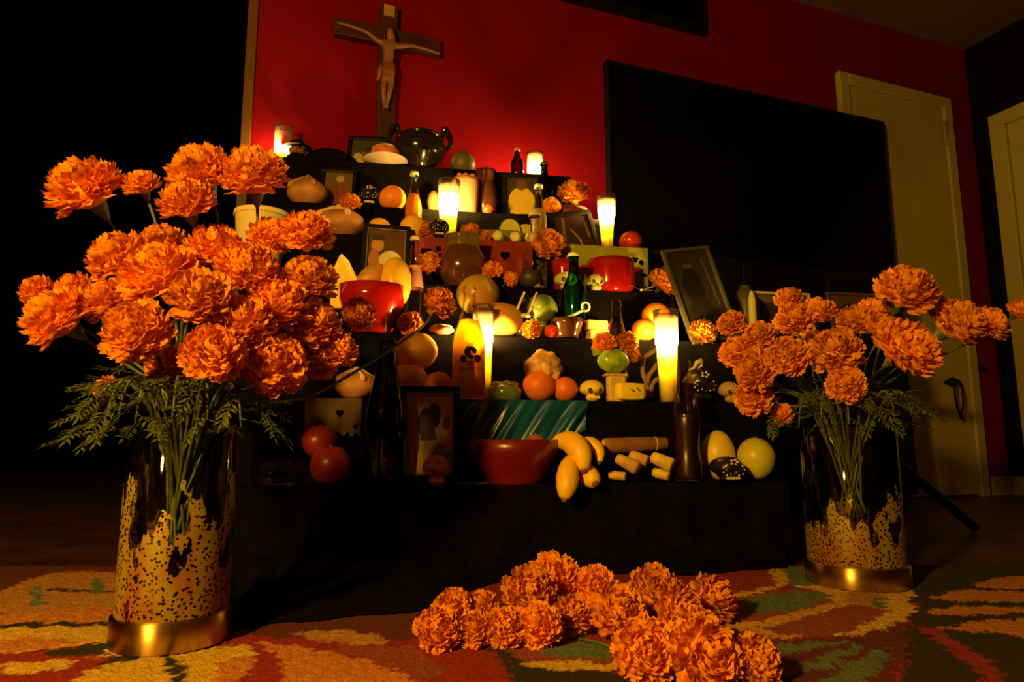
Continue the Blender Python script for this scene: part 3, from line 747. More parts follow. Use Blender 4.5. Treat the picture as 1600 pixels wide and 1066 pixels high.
# ------------------------------------------------------------------ marigolds
def bloom_mesh(seed, N=165):
    r = random.Random(seed); vs = []; fs = []
    FL = 0.84
    for i in range(N):
        t = (i + .5) / N
        cz = 1 - t * 1.45; th = math.acos(max(-1, cz)); ph = i * 2.399963 + r.uniform(-.25, .25)
        d = V((math.sin(th) * math.cos(ph), math.sin(th) * math.sin(ph), math.cos(th)))
        s = V((-math.sin(ph), math.cos(ph), 0)); u = s.cross(d) * -1      # u points away from the axis top
        tw = r.uniform(-.7, .7); s, u = s * math.cos(tw) + u * math.sin(tw), u * math.cos(tw) - s * math.sin(tw)
        L = r.uniform(.86, 1.10); wd = r.uniform(.13, .23); curl = r.uniform(.02, .24)
        base = len(vs); pz = r.uniform(0, 6)
        for (rr_, w_, c_) in ((.30, .06, 0), (.72, .72 * wd, .02), (.92, wd, curl * .45), (1.0, wd * .92, curl)):
            for k in range(5):
                x = (k - 2) / 2
                ruf = (0.055 if k % 2 else -0.055) * (rr_ - .3) + .03 * math.sin(k * 2 + pz) * rr_
                tip = (0.05 if k % 2 else -0.02) * (1 if rr_ == 1.0 else 0) - 0.10 * x * x * (rr_ > .9)
                q = d * (rr_ * L + tip) + s * (x * w_) + u * (c_ + ruf)
                vs.append((q.x, q.y, q.z * FL))
        for j in range(3):
            for k in range(4):
                a = base + j * 5 + k; fs.append((a, a + 1, a + 6, a + 5))
    m_ = MB(); m_.add(vs, fs)
    m_.ball((0, 0, 0.02), (.72, .72, .5), 12, 8)
    return m_.mesh('marigold_bloom', PETAL, True)
BLOOMS = [bloom_mesh(s) for s in range(7)]
def leaf_mesh(seed):
    r = random.Random(seed); m_ = MB()
    m_.tube([V((0, 0, 0)), V((.3, 0, .03)), V((.7, 0, .02)), V((1, 0, -.05))], [.012, .011, .009, .004], 5)
    for k in range(6):
        x = .25 + k * .14
        for s in (-1, 1):
            l = .30 * (1 - .06 * abs(k - 2)) * r.uniform(.85, 1.15); a = math.radians(r.uniform(42, 58)) * s
            dx, dy = math.cos(a) * l, math.sin(a) * l; nx, ny = -math.sin(a) * .035, math.cos(a) * .035
            zt_ = r.uniform(-.08, .08)
            m_.add([(x, 0, .02), (x + dx * .5 + nx, dy * .5 + ny, .03 + zt_ * .4), (x + dx, dy, zt_), (x + dx * .5 - nx, dy * .5 - ny, .03 + zt_ * .4)], [(0, 1, 2, 3)])
    m_.add([(.95, 0, -.04), (1.1, .04, -.05), (1.28, 0, -.1), (1.1, -.04, -.05)], [(0, 1, 2, 3)])
    return m_.mesh('marigold_leaf', LEAF, True)
LEAVES = [leaf_mesh(s) for s in range(4)]
_nb = [0]
def axis_quat(a): return V((0, 0, 1)).rotation_difference(V(a).normalized()) @ Quaternion((0, 0, 1), random.uniform(0, 6.28))
CALYX_ME = MB().lathe([(.06, -.92), (.11, -.82), (.20, -.64), (.28, -.42), (.30, -.30)], 12).mesh('marigold_calyx', STEM)
def marigold(c, R, axis, label, group, path=None, leaves=(), short=True, stem_r=.0022):
    """flower head at c (radius R, facing along axis) with its calyx and stem"""
    axis = V(axis).normalized()
    root = empty('marigold', c, label, 'flower', group)
    qd = axis_quat(axis)
    o = bpy.data.objects.new('petals', BLOOMS[_nb[0] % 7]); _nb[0] += 1
    o.scale = (R, R, R); o.rotation_mode = 'QUATERNION'; o.rotation_quaternion = qd; link(o, root); o['kind'] = 'stuff'
    o = bpy.data.objects.new('calyx', CALYX_ME); o.scale = (R, R, R); o.rotation_mode = 'QUATERNION'; o.rotation_quaternion = qd; link(o, root)
    if path:
        pts = [V(p) - V(c) for p in path]
        st = MB().tube(pts, stem_r, 6).build('stem', STEM, root)
    elif short:
        st = MB().tube([axis * (-R * .9), axis * (-R * 1.15), axis * (-R * 1.35) + V((0, 0, -.001))], stem_r, 6).build('stem', STEM, root)
    if path:
        for (t, ln, az, el) in leaves:
            k = t * (len(pts) - 1); i = min(int(k), len(pts) - 2); q = pts[i].lerp(pts[i + 1], k - i)
            lf = bpy.data.objects.new('leaf', random.choice(LEAVES)); lf.location = q; lf.scale = (ln, ln, ln); lf.rotation_euler = (random.uniform(-.6, .6), -el, az); link(lf, st)
    return root

# ------------------------------------------------------------------ rug: tufted flower pattern woven in colour
RZ = 0.010
def rp(px, py): q = atZ(px, py, RZ); return (q.x, q.y)
C_RED = (0.21, 0.005, 0.003); C_YEL = (0.50, 0.32, 0.03); C_ORA = (0.42, 0.15, 0.02); C_TAN = (0.34, 0.16, 0.04)
C_BLK = (0.008, 0.006, 0.005); C_TEAL = (0.075, 0.13, 0.09); C_MAR = (0.20, 0.038, 0.03); C_DRED = (0.075, 0.004, 0.003); C_PINK = (0.48, 0.23, 0.09)
RUG = [
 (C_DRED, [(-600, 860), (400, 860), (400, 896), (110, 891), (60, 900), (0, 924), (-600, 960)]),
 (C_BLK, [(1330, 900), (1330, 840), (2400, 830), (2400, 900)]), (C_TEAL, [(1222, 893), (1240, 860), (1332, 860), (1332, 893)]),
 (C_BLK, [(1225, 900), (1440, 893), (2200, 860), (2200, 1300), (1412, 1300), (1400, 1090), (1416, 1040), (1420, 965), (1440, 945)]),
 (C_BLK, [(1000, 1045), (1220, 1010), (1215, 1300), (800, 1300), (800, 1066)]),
 (C_DRED, [(300, 975), (650, 955), (700, 965), (660, 1000), (400, 995)]),  # fade into the altar-foot shade, painted into the rug colour
 # left flower
 (C_TAN, [(-300, 930), (0, 925), (60, 901), (110, 893), (230, 898), (230, 951), (0, 958), (-300, 980)]),
 (C_BLK, [(75, 919), (185, 925), (185, 928), (75, 923)]),
 (C_TEAL, [(48, 918), (62, 915), (68, 945), (50, 949)]), (C_TEAL, [(143, 905), (160, 902), (164, 925), (146, 928)]),
 (C_ORA, [(-300, 985), (0, 960), (60, 955), (230, 953), (230, 972), (60, 974), (0, 975), (-300, 1000)]),
 (C_YEL, [(-200, 1010), (0, 982), (80, 979), (230, 979), (230, 1003), (130, 1008), (60, 1016), (0, 1021), (-200, 1050)]),
 (C_ORA, [(-100, 1012), (0, 1000), (60, 997), (140, 1003), (60, 1014), (0, 1020), (-100, 1040)]),
 (C_BLK, [(-50, 977), (60, 973), (190, 972), (190, 978), (60, 980), (-50, 985)]),
 (C_BLK, [(55, 1022), (110, 1012), (178, 1004), (160, 1022), (90, 1026)]),
 (C_YEL, [(-40, 1046), (0, 1038), (60, 1033), (126, 1032), (95, 1045), (45, 1056), (0, 1048)]),
 (C_YEL, [(150, 1031), (176, 1006), (250, 1010), (262, 1016), (200, 1024)]),
 (C_YEL, [(95, 1090), (120, 1058), (152, 1041), (200, 1032), (256, 1024), (262, 1042), (280, 1100), (95, 1140)]),
 (C_BLK, [(152, 1035), (200, 1024), (262, 1016), (290, 1012), (262, 1022), (205, 1031), (154, 1042)]),
 (C_BLK, [(256, 1018), (276, 1018), (280, 1040), (302, 1066), (320, 1100), (272, 1110), (268, 1062)]),
 (C_YEL, [(274, 1022), (310, 1014), (384, 1007), (400, 1028), (393, 1050), (372, 1064), (366, 1110), (312, 1110), (284, 1045)]),
 (C_ORA, [(335, 1035), (400, 1024), (396, 1048), (374, 1064), (366, 1110), (330, 1110)]),
 (C_RED, [(386, 1004), (420, 1014), (440, 1042), (442, 1120), (364, 1120), (375, 1060), (402, 1035)]),
 (C_ORA, [(398, 1002), (470, 1010), (540, 1024), (610, 1045), (660, 1068), (700, 1120), (440, 1120), (438, 1036), (424, 1016)]),
 (C_TAN, [(448, 991), (520, 984), (582, 990), (607, 1005), (592, 1010), (500, 1002)]),
 (C_MAR, [(520, 1012), (640, 1010), (705, 1050), (660, 1062), (600, 1038)]),
 # centre
 (C_BLK, [(752, 1006), (790, 1010), (822, 1040), (900, 1048), (1000, 1050), (1005, 1120), (860, 1120), (806, 1070), (788, 1032)]),
 (C_MAR, [(792, 1016), (850, 1004), (935, 1002), (968, 1010), (975, 1034), (815, 1034)]),
 (C_TEAL, [(835, 1018), (880, 1004), (935, 1003), (966, 1012), (960, 1030), (880, 1026)]),
 (C_YEL, [(818, 1036), (870, 1032), (970, 1038), (988, 1046), (920, 1048), (826, 1045)]),
 # right flower
 (C_RED, [(1090, 915), (1110, 906), (1190, 893), (1210, 899), (1206, 915), (1150, 926), (1100, 945)]),
 (C_TEAL, [(1222, 890), (1270, 880), (1330, 880), (1330, 917), (1240, 919), (1226, 910)]),
 (C_YEL, [(1202, 889), (1226, 892), (1231, 914), (1190, 926), (1150, 936), (1130, 940), (1138, 930), (1212, 914)]),
 (C_YEL, [(1230, 914), (1300, 916), (1410, 915), (1330, 944), (1240, 972), (1180, 981), (1090, 980), (1090, 974), (1180, 972), (1235, 958), (1302, 942), (1290, 926)]),
 (C_MAR, [(1130, 944), (1190, 928), (1290, 927), (1300, 940), (1235, 957), (1180, 971), (1090, 973)]),
 (C_TEAL, [(1142, 946), (1190, 929), (1250, 922), (1288, 928), (1292, 940), (1240, 955), (1170, 958)]),
 (C_PINK, [(1186, 972), (1240, 957), (1305, 940), (1330, 938), (1245, 968), (1190, 978)]),
 (C_TAN, [(1322, 925), (1388, 929), (1388, 956), (1345, 948), (1320, 940)]),
 (C_TEAL, [(1362, 936), (1384, 930), (1386, 950), (1360, 952)]),
 (C_MAR, [(1200, 980), (1262, 964), (1330, 944), (1388, 954), (1380, 970), (1320, 993), (1220, 994), (1192, 986)]),
 (C_PINK, [(1110, 978), (1180, 979), (1215, 990), (1260, 994), (1210, 1000), (1165, 985)]),
 (C_YEL, [(1378, 926), (1420, 912), (1428, 924), (1420, 938), (1432, 955), (1402, 975), (1350, 990), (1298, 996), (1332, 984), (1386, 958)]),
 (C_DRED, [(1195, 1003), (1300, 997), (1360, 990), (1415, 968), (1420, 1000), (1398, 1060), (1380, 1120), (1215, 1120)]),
 (C_TEAL, [(1200, 1018), (1215, 1008), (1290, 1001), (1335, 1003), (1255, 1017), (1208, 1029)]),
 (C_TEAL, [(1236, 1047), (1270, 1030), (1338, 1006), (1344, 1015), (1292, 1044), (1250, 1050)]),
 (C_TEAL, [(1286, 1066), (1322, 1038), (1380, 1011), (1392, 1028), (1352, 1066), (1320, 1110), (1270, 1110)]),
 (C_RED, [(1424, 976), (1468, 984), (1504, 1008), (1548, 1032), (1572, 1066), (1560, 1120), (1525, 1120), (1536, 1056), (1500, 1028), (1462, 1000)]),
 (C_ORA, [(1446, 936), (1500, 922), (1600, 924), (1900, 930), (1900, 945), (1500, 940)]),
 (C_ORA, [(1438, 956), (1500, 947), (1600, 949), (1640, 953), (1570, 960), (1480, 962)]),
 (C_ORA, [(1462, 983), (1540, 969), (1700, 964), (1800, 1000), (1650, 1004), (1560, 990)]),
 (C_ORA, [(1515, 916), (1560, 902), (1650, 897), (1850, 900), (1800, 918), (1570, 921)]),
]
x0, x1, y0, y1 = -1.25, 1.75, 0.62, 1.365
def axis_pts(a, b, step): return np.linspace(a, b, int((b - a) / step) + 1)
xs = axis_pts(x0, x1, 0.0036); ys = axis_pts(y0, y1, 0.0040)
X, Y = np.meshgrid(xs, ys)
jx = X + rng.normal(0, .0016, X.shape); jy = Y + rng.normal(0, .0030, Y.shape)
jx += .004 * np.sin(Y * 260) + .003 * np.sin(X * 190 + Y * 77); jy += .004 * np.sin(X * 130 + 1)
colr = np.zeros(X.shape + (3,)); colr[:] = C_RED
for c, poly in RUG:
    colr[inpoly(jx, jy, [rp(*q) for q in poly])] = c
colr *= rng.uniform(.8, 1.15, X.shape)[..., None]
Z = RZ + rng.uniform(-.0012, .0012, X.shape)
Z[0] = Z[-1] = Z[:, 0] = Z[:, -1] = 0.0
ny, nx = X.shape
vs = np.stack([X, Y, Z], -1).reshape(-1, 3)
idx = np.arange(nx * ny).reshape(ny, nx)
fs = np.stack([idx[:-1, :-1], idx[:-1, 1:], idx[1:, 1:], idx[1:, :-1]], -1).reshape(-1, 4)
me = bpy.data.meshes.new('rug')
me.vertices.add(len(vs)); me.vertices.foreach_set('co', vs.ravel())
me.loops.add(fs.size); me.loops.foreach_set('vertex_index', fs.ravel().astype(np.int32))
me.polygons.add(len(fs)); me.polygons.foreach_set('loop_start', np.arange(0, fs.size, 4, dtype=np.int32)); me.polygons.foreach_set('loop_total', np.full(len(fs), 4, dtype=np.int32))
me.update(); me.validate()
at = me.color_attributes.new('print', 'FLOAT_COLOR', 'POINT')
rgba = np.ones((nx * ny, 4)); rgba[:, :3] = colr.reshape(-1, 3); at.data.foreach_set('color', rgba.ravel())
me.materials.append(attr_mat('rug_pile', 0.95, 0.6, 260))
rug = bpy.data.objects.new('rug', me); link(rug)
meta(rug, 'multicoloured flower-patterned rug under the vases and loose marigolds', 'rug')

# ------------------------------------------------------------------ vases
def vase(px, py, wpx, top_py, label, flecks):
    p = atZ(px, py, RZ + .001); s = mpp(p); r = wpx * s / 2
    h = zat(p, top_py) - p.z
    root = empty('vase', p, label, 'vase', 'cylinder vases on the rug')
    bh = 0.034
    MB().lathe([(0, .004), (r * 1.02, .0), (r * 1.06, .002), (r * 1.06, bh), (r * 1.0, bh + .002), (r * .9, bh + .001), (0, bh + .001)], 48).build('metal_base', GOLD, root)
    g = glass('vase_glass_%d' % round(wpx), (0.96, 0.95, 0.9), .03, 1.0, flecks)
    t = .003
    MB().lathe([(r * .99, bh), (r, bh + .004), (r, h - .002), (r - t * .5, h), (r - t, h - .002), (r - t, bh + .012), (r * .5, bh + .01), (0, bh + .01)], 48).build('glass_cylinder', g, root)
    return root, p, r, h
vL, vLp, vLr, vLh = vase(267, 1000, 164, 668, 'large glass cylinder vase with speckled gilding on a brass base, front left of the rug', 0.26)
vR, vRp, vRr, vRh = vase(1340, 910, 142, 668, 'glass cylinder vase on a brass base at the right of the rug', 0.20)

def bouquet(vp, vr, vh, flowers, group, neck_h):
    """flowers: (px,py,rpx,dy,label[,extra])"""
    for i, f in enumerate(flowers):
        px, py, rpx, dy, label = f[:5]
        opt = f[5] if len(f) > 5 else {}
        c = atY(px, py, vp.y + dy); R = rpx * mpp(c) * 1.10
        neck = V((vp.x, vp.y, vp.z + neck_h))
        out = (c - neck); hor = V((out.x, out.y, 0))
        axis = out.normalized() * 0.75 + V((0, -0.75, 0.22)) + V((random.uniform(-.2, .2), random.uniform(-.15, .15), random.uniform(-.15, .15)))
        if 'axis' in opt: axis = V(opt['axis'])
        axis.normalize()
        a = random.uniform(0, 6.28); rr_ = vr * .72 * math.sqrt(random.random())
        nk = neck + V((math.cos(a) * rr_ * .4, math.sin(a) * rr_ * .4, 0)) + hor * (0.45 * vr / max(hor.length, vr)) 
        bt = V((vp.x, vp.y, vp.z + .05)) - (nk - neck) * .6 + V((random.uniform(-1, 1), random.uniform(-1, 1), 0)) * vr * .3
        st0 = c - axis * (R * .85)
        path = bez(st0, st0 - axis * (.03 + .12 * out.length), nk + V((0, 0, .35 * out.length * .5)), nk, 10) + [nk.lerp(bt, t) for t in (.3, .65, 1.0)]
        lv = [(random.uniform(.36, .70), random.uniform(.028, .048), random.uniform(0, 6.28), random.uniform(-.4, .7)) for _ in range(opt.get('leaves', 3))]
        marigold(c, R, axis, label, group, path, lv, stem_r=.0022)
GL = 'marigolds in the left vase'
left_flowers = [
 (135, 297, 52, .04, 'marigold at the upper far left of the left vase, standing clear against the dark'),
 (222, 290, 25, .05, 'small marigold on a bare upright stem between the two big top left blooms'),
 (316, 272, 47, .03, 'big marigold at the top of the left bouquet, just right of the small upright one'),
 (292, 318, 38, -.01, 'marigold hanging under the big top bloom of the left bouquet'),
 (395, 276, 48, .02, 'topmost right marigold of the left bouquet, in front of the candle at the wall'),
 (188, 405, 44, .03, 'orange-red marigold on the upper left shoulder of the left bouquet'),
 (252, 386, 36, .08, 'shaded marigold at the back of the left bouquet, below the small upright one'),
 (252, 432, 54, -.04, 'broad golden-orange marigold at the centre left of the left bouquet'),
 (338, 392, 42, .02, 'marigold at the upper middle of the left bouquet, beside the white cup'),
 (316, 466, 45, -.08, 'brightest golden marigold in the middle of the left bouquet'),
 (215, 520, 48, -.10, 'bright golden marigold at the front lower left of the left bouquet'),
 (92, 498, 48, -.02, 'large red-orange marigold at the far left edge of the left bouquet'),
 (58, 455, 24, .01, 'small pointed marigold at the extreme left, above the large edge bloom'),
 (118, 455, 29, .02, 'small marigold half hidden above the large bloom at the left edge'),
 (166, 472, 36, .0, 'marigold between the far left bloom and the broad golden one'),
 (334, 553, 44, -.09, 'red-orange marigold low in the front of the left bouquet above the vase'),
 (428, 570, 46, -.03, 'lowest dark red-orange marigold on the right of the left bouquet'),
 (386, 425, 46, .0, 'marigold at the centre right of the left bouquet, under the white cup'),
 (478, 366, 38, .05, 'marigold at the upper right of the left bouquet with frilled lit edges'),
 (424, 372, 32, .06, 'marigold directly in front of the white cup'),
 (484, 440, 40, .04, 'marigold on the right of the left bouquet beside the yellow papaya slice'),
 (436, 478, 44, .0, 'shaded marigold in the right middle of the left bouquet'),
 (380, 508, 44, -.05, 'dark red marigold in the centre of the left bouquet over the low front bloom'),
 (486, 508, 42, .04, 'shaded marigold at the right of the left bouquet under the papaya'),
 (530, 546, 28, .06, 'small shaded marigold at the lower right tip of the left bouquet'),
 (494, 562, 34, .05, 'dark marigold beside the small one at the lower right of the left bouquet'),
 (266, 572, 32, -.02, 'dim marigold tucked among leaves above the rim of the left vase'),
 (166, 606, 18, .0, 'small dim orange bud among the leaves left of the left vase rim'),
]
bouquet(vLp, vLr, vLh, left_flowers, GL, vLh + .02)
GR = 'marigolds in the right vase'
right_flowers = [
 (1143, 506, 20, .0, 'small round marigold at the far left tip of the right bouquet'),
 (1187, 526, 23, -.02, 'round marigold second from the left in the right bouquet, in front of the olive flask'),
 (1151, 552, 25, .0, 'marigold at the left edge of the right bouquet, below the small left tip bloom'),
 (1232, 468, 20, .06, 'small marigold in front of the tan framed card, upper left of the right bouquet'),
 (1240, 502, 27, .0, 'bright marigold just below the one covering the tan card'),
 (1277, 490, 26, .08, 'shaded marigold behind the bright one, right of the tan card'),
 (1338, 503, 27, .04, 'marigold in the upper middle of the right bouquet before the dim dark-heads picture'),
 (1306, 551, 37, -.07, 'broad golden marigold in the centre of the right bouquet'),
 (1232, 558, 30, -.06, 'marigold left of the broad golden one, facing the altar'),
 (1184, 578, 33, -.03, 'frilled marigold low on the left of the right bouquet'),
 (1178, 622, 27, .0, 'marigold drooping at the lower left of the right bouquet above the yellow fruit'),
 (1222, 648, 16, .01, 'small dim hanging marigold nearest the yellow-green fruits'),
 (1322, 602, 27, -.09, 'half-open marigold low in the front centre of the right bouquet'),
 (1415, 457, 42, .03, 'highest and largest marigold of the right bouquet, before the corner of the TV'),
 (1382, 517, 27, .0, 'marigold peeping out left of the big one at the right of the right bouquet'),
 (1416, 546, 45, -.05, 'large two-tone marigold at the middle right of the right bouquet'),
 (1490, 506, 40, .04, 'shaded marigold at the right of the right bouquet, before the cream door'),
 (1545, 507, 27, .05, 'marigold beyond the shaded one, before the strip of dark red wall'),
 (1594, 487, 18, .02, 'marigold cut by the right picture edge, on a pale calyx'),
 (1366, 490, 24, .09, 'dim marigold at the back, under the highest bloom of the right bouquet'),
 (1276, 540, 24, .08, 'dim marigold deep inside the right bouquet behind the broad golden one'),
]
bouquet(vRp, vRr, vRh, right_flowers, GR, vRh + .02)
# two long-stemmed blooms that lean out of the left bouquet over the altar
def loose_stem(px, py, rpx, y, label, tip, axis, group):
    c = atY(px, py, y); R = rpx * mpp(c); axis = V(axis).normalized()
    q = [atY(a, b, yy) for a, b, yy in tip]
    marigold(c, R, axis, label, group, smoothpath([c - axis * R * .85] + q, 12), [], stem_r=.0024)
neckL = vLp + V((.03, .01, vLh + .01)); botL = vLp + V((-.02, 0, .06))
def proj3(p): return project(p)
for (px, py, rpx, y, label, mids, ax) in (
   (686, 474, 27, 1.18, 'marigold on the long bare stem that leans right from the left vase over the altar', [(655, 515, 1.15), (560, 578, 1.05), (470, 625, .96)], (.55, -.55, .5)),
   (562, 491, 27, 1.12, 'marigold leaning in front of the red fruit bowl, on a stem from the left vase', [(535, 535, 1.08), (470, 590, 1.0), (400, 640, .93)], (.5, -.7, .3))):
    c = atY(px, py, y); R = rpx * mpp(c); ax = V(ax).normalized()
    pts = smoothpath([c - ax * R * .85] + [atY(*m) for m in mids] + [neckL, botL], 18)
    marigold(c, R, ax, label, GL, pts, [(.75, .06, 2.0, .4)], stem_r=.0024)
# extra sprigs of leaves hanging at the rims
def sprig(vp, vh, vr, ang, ln, label, group, droop=.5):
    a = V((math.cos(ang), math.sin(ang), 0)); base = vp + V((0, 0, vh * .55)) - a * vr * .2
    root = empty('foliage_sprig', base, label, 'foliage', group)
    pts = [V((0, 0, 0)), V((0, 0, vh * .48)) + a * vr * .75, V((0, 0, vh * .48 + .05)) + a * (vr + ln * .35), V((0, 0, vh * .48 + .05 - ln * droop * .35)) + a * (vr + ln * .8), V((0, 0, vh * .48 + .03 - ln * droop)) + a * (vr + ln)]
    sp = smoothpath(pts, 14)
    st = MB().tube(sp, [.0022] * 9 + [.002, .0018, .0016, .0014, .001], 6).build('stem', STEM, root)
    for k in range(7, 14):
        lf = bpy.data.objects.new('leaf', random.choice(LEAVES)); lf.location = sp[k]; s = random.uniform(.034, .052); lf.scale = (s, s, s)
        lf.rotation_euler = (random.uniform(-.5, .5), random.uniform(-.2, .9), ang + random.choice((-1, 1)) * random.uniform(.2, 1.4)); link(lf, st)
for k, (ang, ln, dr, lb) in enumerate([(3.0, 0.081, .35, 'feathery leaf sprig reaching furthest left below the far left marigold'), (3.5, 0.056, .8, 'drooping leaf sprig at the left of the left vase rim'), (4.2, 0.037, .9, 'leaf sprig hanging over the front left of the left vase rim'), (4.75, 0.031, .8, 'leaf sprig over the front middle of the left vase rim'), (5.4, 0.043, .7, 'dark leaf sprig over the front right of the left vase rim'), (6.1, 0.056, .5, 'dark leaf sprig right of the left vase rim'), (2.4, 0.050, .5, 'leaf sprig at the back left of the left vase rim'), (3.25, .05, 1.0, 'short leaf sprig drooping beside the left side of the left vase'), (3.85, .04, 1.1, 'short leaf sprig hanging down the left front of the left vase'), (4.5, .035, 1.0, 'short leaf sprig hanging at the front centre of the left vase'), (5.0, .04, .9, 'short shaded leaf sprig hanging right of centre on the left vase'), (5.8, .05, .8, 'short dark leaf sprig hanging at the right of the left vase')]):
    sprig(vLp, vLh, vLr, ang, ln, lb, 'leaf sprigs in the left vase', dr)
for k, (ang, ln, dr, lb) in enumerate([(3.1, 0.068, .25, 'leaf sprig pointing left from the right vase toward the yellow fruits'), (3.9, 0.043, .6, 'leaf sprig over the front left of the right vase rim'), (4.7, 0.031, .7, 'leaf sprig over the front middle of the right vase rim'), (5.5, 0.043, .4, 'dark leaf sprig over the front right of the right vase rim'), (6.2, 0.062, .3, 'dark leaf sprig pointing right from the right vase before the door'), (3.5, .045, .9, 'short leaf sprig drooping at the left of the right vase'), (4.3, .035, 1.0, 'short leaf sprig hanging at the front left of the right vase'), (5.1, .035, .9, 'short leaf sprig hanging right of centre on the right vase')]):
    sprig(vRp, vRh, vRr, ang, ln, lb, 'leaf sprigs in the right vase', dr)

# ------------------------------------------------------------------ loose marigolds lying on the rug
GF = 'loose marigolds on the rug'
floor_flowers = [
 (864, 906, 37, .0, 'rearmost loose marigold on the rug, in shade'), (826, 926, 37, .0, 'loose marigold at the rear left of the pile, before the rearmost one'),
 (932, 918, 30, .0, 'loose marigold at the rear middle of the pile'), (1020, 924, 37, .0, 'loose marigold at the rear right of the pile, frilled edge lit'),
 (1112, 938, 35, .0, 'loose marigold at the far right rear end of the pile'), (708, 950, 26, .0, 'loose marigold leaning behind the leftmost one'),
 (754, 947, 22, .0, 'small loose marigold third from the left in the rear'), (684, 984, 32, .0, 'leftmost loose marigold on the rug'),
 (744, 985, 26, .0, 'shaded loose marigold second from the left in the front row'), (789, 982, 29, .0, 'loose marigold in the front row between the shaded one and the middle'),
 (842, 978, 32, .0, 'loose marigold in the middle of the front left arm of the pile'), (894, 963, 29, .0, 'loose marigold in the notch at the middle of the pile'),
 (966, 958, 40, .0, 'large loose marigold in the middle of the pile'), (1062, 956, 36, .0, 'loose marigold between the rear right blooms and the front right group'),
 (1048, 990, 30, .0, 'loose marigold at the joint of the two front right blooms'), (1094, 982, 30, .0, 'loose marigold behind the largest front one'),
 (1008, 1018, 45, .0, 'large loose marigold at the left of the front right group'), (1100, 1024, 52, .0, 'largest loose marigold, at the front edge of the picture'),
 (1178, 1034, 37, .0, 'rightmost loose marigold at the front of the rug'),
]
for i, (px, py, rpx, up, lb) in enumerate(floor_flowers):
    z = .03
    for _ in range(6):
        c = atZ(px, py, z); R = rpx * mpp(c); R *= 1.14; z = RZ + R * .80
    ax = V((random.uniform(-.5, .5) + (px - 900) / 700, -.75 + random.uniform(-.2, .2), random.uniform(.35, .9)))
    marigold(c, R, ax, lb, GF)
lp = [atZ(a, b, RZ + .004) for a, b in ((905, 998), (930, 1003), (965, 1014), (990, 1016))]
g_ = empty('stem', lp[0], 'thin pale green stem lying on the rug below the middle of the loose marigolds', 'stem')
MB().tube([p - lp[0] for p in lp], .002, 6).build('stalk', STEM, g_)

# ------------------------------------------------------------------ offerings, top row
candle_px(7, 441, 197, 28, 26, 'small lit glass candle at the far left end of the top row', back=0.05, fill=0.24, flame_scale=.5)
candle_px(7, 836, 239, 25, 23, 'lit glass candle on the top row at right, glowing against the red wall', back=0.10, fill=0.22)
# dark figurine with hat
p = B(7, 463, 0.04); s = mpp(p); h = zat(p, 222) - p.z
fg = empty('figurine', p, 'small brown-faced figurine in a black hat beside the far left candle', 'figurine', rz=AA)
MB().lathe([(0, 0), (16 * s, 0), (17 * s, h * .16), (12 * s, h * .34), (7 * s, h * .42), (0, h * .44)], 20).build('body', BLACKCLOTH, fg)
fx = MB().ball((0, 0, h * .56), (13 * s, 12 * s, h * .21), 20, 12); fx.ball((0, -12 * s, h * .54), (2.4 * s, 3 * s, 3 * s), 8, 6); fx.build('face', mat('brown_clay_face', (0.30, 0.10, 0.05), 0.5, 0.15, 30), fg)
MB().lathe([(22 * s, h * .70), (23 * s, h * .715), (13 * s, h * .74), (12 * s, h * .93), (10 * s, h), (0, h)], 22).build('hat', BLACKCLOTH, fg)
for sx in (-1, 1): MB().ball((sx * 5 * s, -11.2 * s, h * .60), (2.2 * s, 1.6 * s, 1.6 * s), 8, 6).build('eye', BLACKPL, fg)
# folded black shawl
p = B(7, 515, 0.06); s = mpp(p)
def mound(d): return 1 + .08 * math.sin(d.x * 9 + d.y * 5) * (1 - abs(d.z))
sh = empty('folded_shawl', p, 'black cloth heaped on the top row between the hatted figurine and the leftmost portrait', 'cloth', rz=AA)
MB().ball((0, 0, 0.0), (44 * s, 26 * s, 30 * s), 28, 16, mound).build('cloth', BLACKCLOTH, sh)
# urn
p = B(7, 656, 0.035); s = mpp(p); h = zat(p, 214) - p.z
URN = mat('black_olive_glaze', (0.010, 0.008, 0.004), 0.16, 0.35, 14, coat=0.15)
ur = empty('urn', p, 'glossy black two-handled clay urn on the top row beside the crucifix foot', 'urn', rz=AA)
R_ = 41 * s
MB().lathe([(0, .004), (R_ * .42, 0), (R_ * .46, .006), (R_ * .52, h * .12), (R_ * .86, h * .32), (R_, h * .55), (R_ * .97, h * .70), (R_ * .84, h * .86), (R_ * .72, h * .92), (R_ * .74, h * .97), (R_ * .80, h), (R_ * .74, h), (R_ * .66, h * .92), (R_ * .66, h * .5), (0, h * .4)], 40).build('body', URN, ur)
for sx in (-1, 1):
    MB().tube(smoothpath([V((sx * R_ * .93, 0, h * .62)), V((sx * R_ * 1.16, 0, h * .86)), V((sx * R_ * 1.02, 0, h * 1.22)), V((sx * R_ * .86, 0, h * 1.24)), V((sx * R_ * .80, 0, h * .90))], 14), [R_ * .10] * 5 + [R_ * .13] * 5 + [R_ * .09] * 4, 10).build('handle', URN, ur)
fruit_px(7, 722, 252, (20, 20, 19), 'dull grey-green round squash beside the black urn', DAVOC, 'squash', back=0.05)
bottle_px(7, 808, 234, 20, 'small dark corked bottle left of the glowing top row candle', PR_BEER, BROWNGL, back=0.05, cap=mat('cork', (0.45, 0.18, 0.06), 0.7, 0.2, 40))
